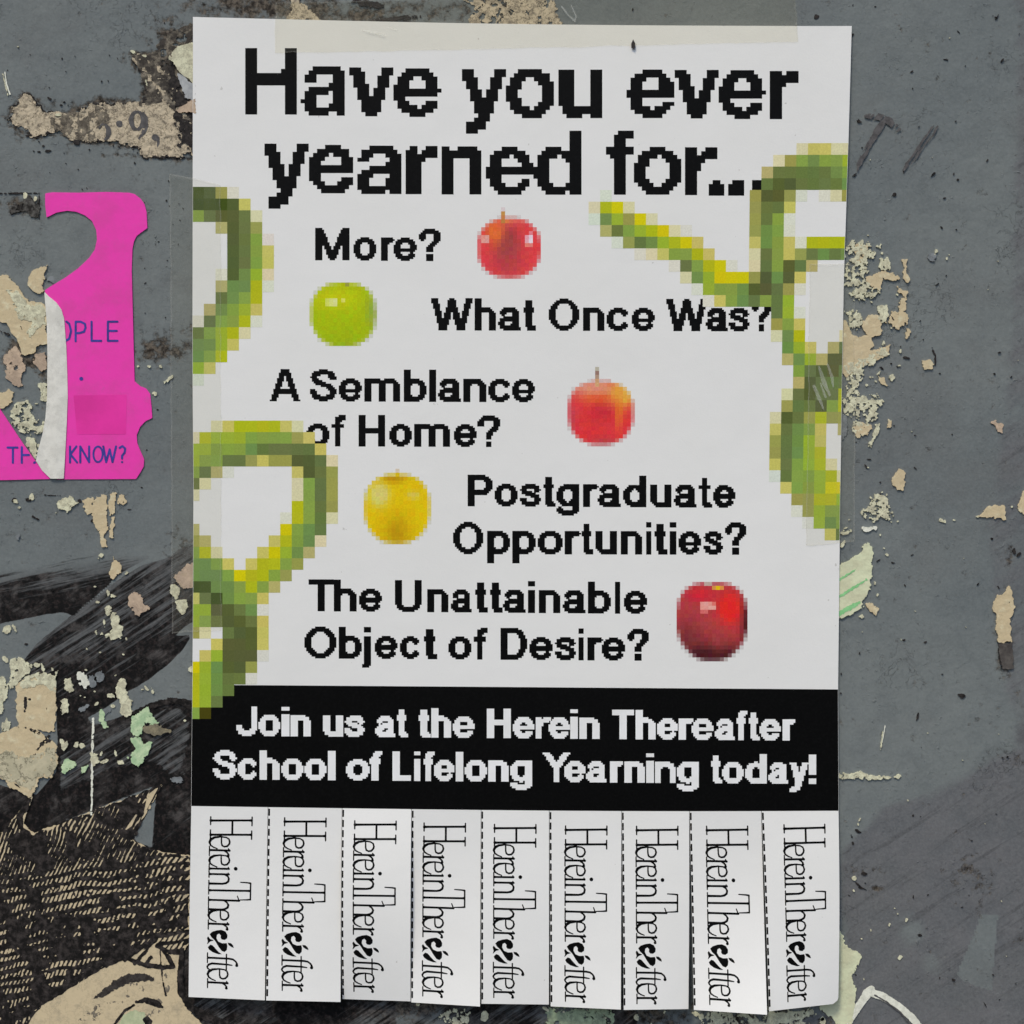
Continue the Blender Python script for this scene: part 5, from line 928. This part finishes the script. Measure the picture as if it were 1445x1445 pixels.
for kx in range(9):
    f = tabmap(kx)
    if kx == 8:
        def g9(u, v, f=f):          # rounded lower right corner
            vv = np.asarray(v, float); lim = np.where(vv > 0.965, 1 - 0.075 * (1 - np.sqrt(np.clip(1 - ((vv - 0.965) / 0.035) ** 2, 0, 1))), 1.0)
            return f(np.asarray(u) * lim, vv)
        tab = grid_sheet("tear_off_tab", g9, 10, 60, M_paper, poster, thick=0.12)
    else: tab = grid_sheet("tear_off_tab", f, 10, 30, M_paper, poster, thick=0.12)
    tab["label"] = tab_looks[kx]
    wd = TX[kx + 1] - TX[kx]; ln = (TB[kx][1] - 1141); sc = ln / 272.0
    u = (TBX[kx] + wt_local * (1.0 if kx < 7 else 0.99) - TX[kx]) / wd; v = (TSY[kx] - 1140.5 + ws_local * sc) / ln
    x, y, h = f(u, v)
    mk("lettering", W3(x, y, h + 0.05), wt_, M_black, tab)
    # dashed cut line on the left side of the tab
    if kx > 0:
        co = []; fc = []
        nd = 19
        for d in range(nd):
            a = 0.008 + d / nd * 0.985; b = a + 0.036
            for vv in (a, (a + b) / 2, b):
                for uu in (0.002, 0.025):
                    X_, Y_, H_ = f(uu, vv); co.append(W3(X_, Y_, H_ + 0.05))
            s = len(co) - 6; fc += [(s, s + 2, s + 3, s + 1), (s + 2, s + 4, s + 5, s + 3)]
        mk("dashed_cut_line", np.array(co), np.array(fc), M_black, tab)

# ------------------------------------------------------------------ clear tape
def tape(label, corners, nu, nv, mat, hf, edge=0.35, seed=1, wrink=0.08):
    (ax_, ay_), (bx_, by_), (cx_, cy_), (dx_, dy_) = corners        # TL TR BR BL
    u, v = np.meshgrid(np.linspace(0, 1, nu + 1), np.linspace(0, 1, nv + 1))
    x = (ax_ * (1 - u) + bx_ * u) * (1 - v) + (dx_ * (1 - u) + cx_ * u) * v
    y = (ay_ * (1 - u) + by_ * u) * (1 - v) + (dy_ * (1 - u) + cy_ * u) * v
    x = x + 0.9 * fbm(x * 0 + u * 3, y, 22, 3, seed); y = y + 0.9 * fbm(x, v * 3, 22, 3, seed + 4)
    h = hf(x, y) + wrink * (fbm(x, y, 26, 3, seed) + 1)
    i = np.arange((nu + 1) * (nv + 1)).reshape(nv + 1, nu + 1)
    f = np.stack([i[:-1, :-1], i[1:, :-1], i[1:, 1:], i[:-1, 1:]], -1).reshape(-1, 4)
    o = mk("clear_tape", W3(x, y, h).reshape(-1, 3), f, mat, smooth=True)
    e = np.zeros(x.shape); e[0, :] = e[-1, :] = edge; e[:, 0] = e[:, -1] = edge
    a = o.data.attributes.new("edge", 'FLOAT', 'POINT'); a.data.foreach_set("value", e.ravel().astype(np.float32))
    return tag(o, label, "tape")
def smooth01(t): t = np.clip(t, 0, 1); return t * t * (3 - 2 * t)
def Hover(x, y):             # over the wall, stepping up onto the poster sheet
    on = smooth01((x - (XL(y) - 5)) / 4) * smooth01(((XR(y) + 5) - x) / 4) * smooth01((y - (YT((x - 273) / 928) - 5)) / 4)
    return 0.22 + on * (Hp(x, y) + 0.05 - 0.22 + 0.14)
tape("long strip of clear tape down the poster's left edge", [(240, 244), (312, 262), (313, 890), (243, 893)], 36, 210, M_tape, Hover, .12, 3)
tape("strip of clear tape down the poster's right edge", [(1142, 372), (1206, 374), (1206, 764), (1137, 770)], 34, 130, M_tape, Hover, .16, 5)
tape("wide yellowed clear tape across the poster's top edge", [(389, 4), (1122, -14), (1126, 60), (389, 76)], 250, 30, M_tapeT, Hover, .08, 7)
M_glint = mat_tape("tape_scrape_glint", 0.17, (215, 215, 205), (1, 1, 1))  # whitish tape strokes: real wrinkles and scrapes, plus a painted-on glint on the top tape
for nm, st_, par in (("wrinkle_and_glint", [[(1155, 518, 1.5), (1162, 540, 3.4), (1170, 558, 1.4)], [(1167, 514, 1.0), (1173, 532, 2.4), (1175, 546, 1.0)], [(1148, 545, 2.0), (1155, 562, 2.6), (1161, 577, 1.2)], [(1157, 541, .8), (1164, 560, 1.8)]], 1),
                     ("wrinkle_and_glint", [[(512, 44, .8), (526, 47, 2.0), (542, 51, 2.2)], [(548, 40, .5), (562, 44, .6)], [(793, 10, 1.2), (801, 21, 1.0), (811, 30, 1.4), (813, 24, 1.2), (806, 8, .8)]], 2)):
  tp = [o for o in bpy.data.objects if o.name.startswith("clear_tape")]; tp.sort(key=lambda o: o.name)
  for q in st_:
    P = np.array([p[:2] for p in q])
    o = solid(nm, lambda X, Y: stroke_f(q, X, Y) + 0.25 * fbm(X, Y, 3, 2, 4), (P[:, 0].min() - 5, P[:, 1].min() - 5, P[:, 0].max() + 5, P[:, 1].max() + 5), 0.6, lambda x, y: Hover(x, y) + 0.24, M_glint, tp[{0: 0, 1: 1, 2: 2}[par]])
# little seed caught on the top tape
solid("seed", lambda X, Y: np.maximum(sdf([(893, 57), (896, 63), (896, 69), (890.5, 69), (890.5, 63)], X, Y), stroke_f([(894, 69, .8), (894.5, 71, .5)], X, Y)), (886, 52, 900, 75), 0.5, lambda x, y: 1.5 + 0 * x, M_soot, skirt=1.2)
tag(bpy.data.objects["seed"], "tiny dark seed stuck to the top tape above the word ever", "seed")
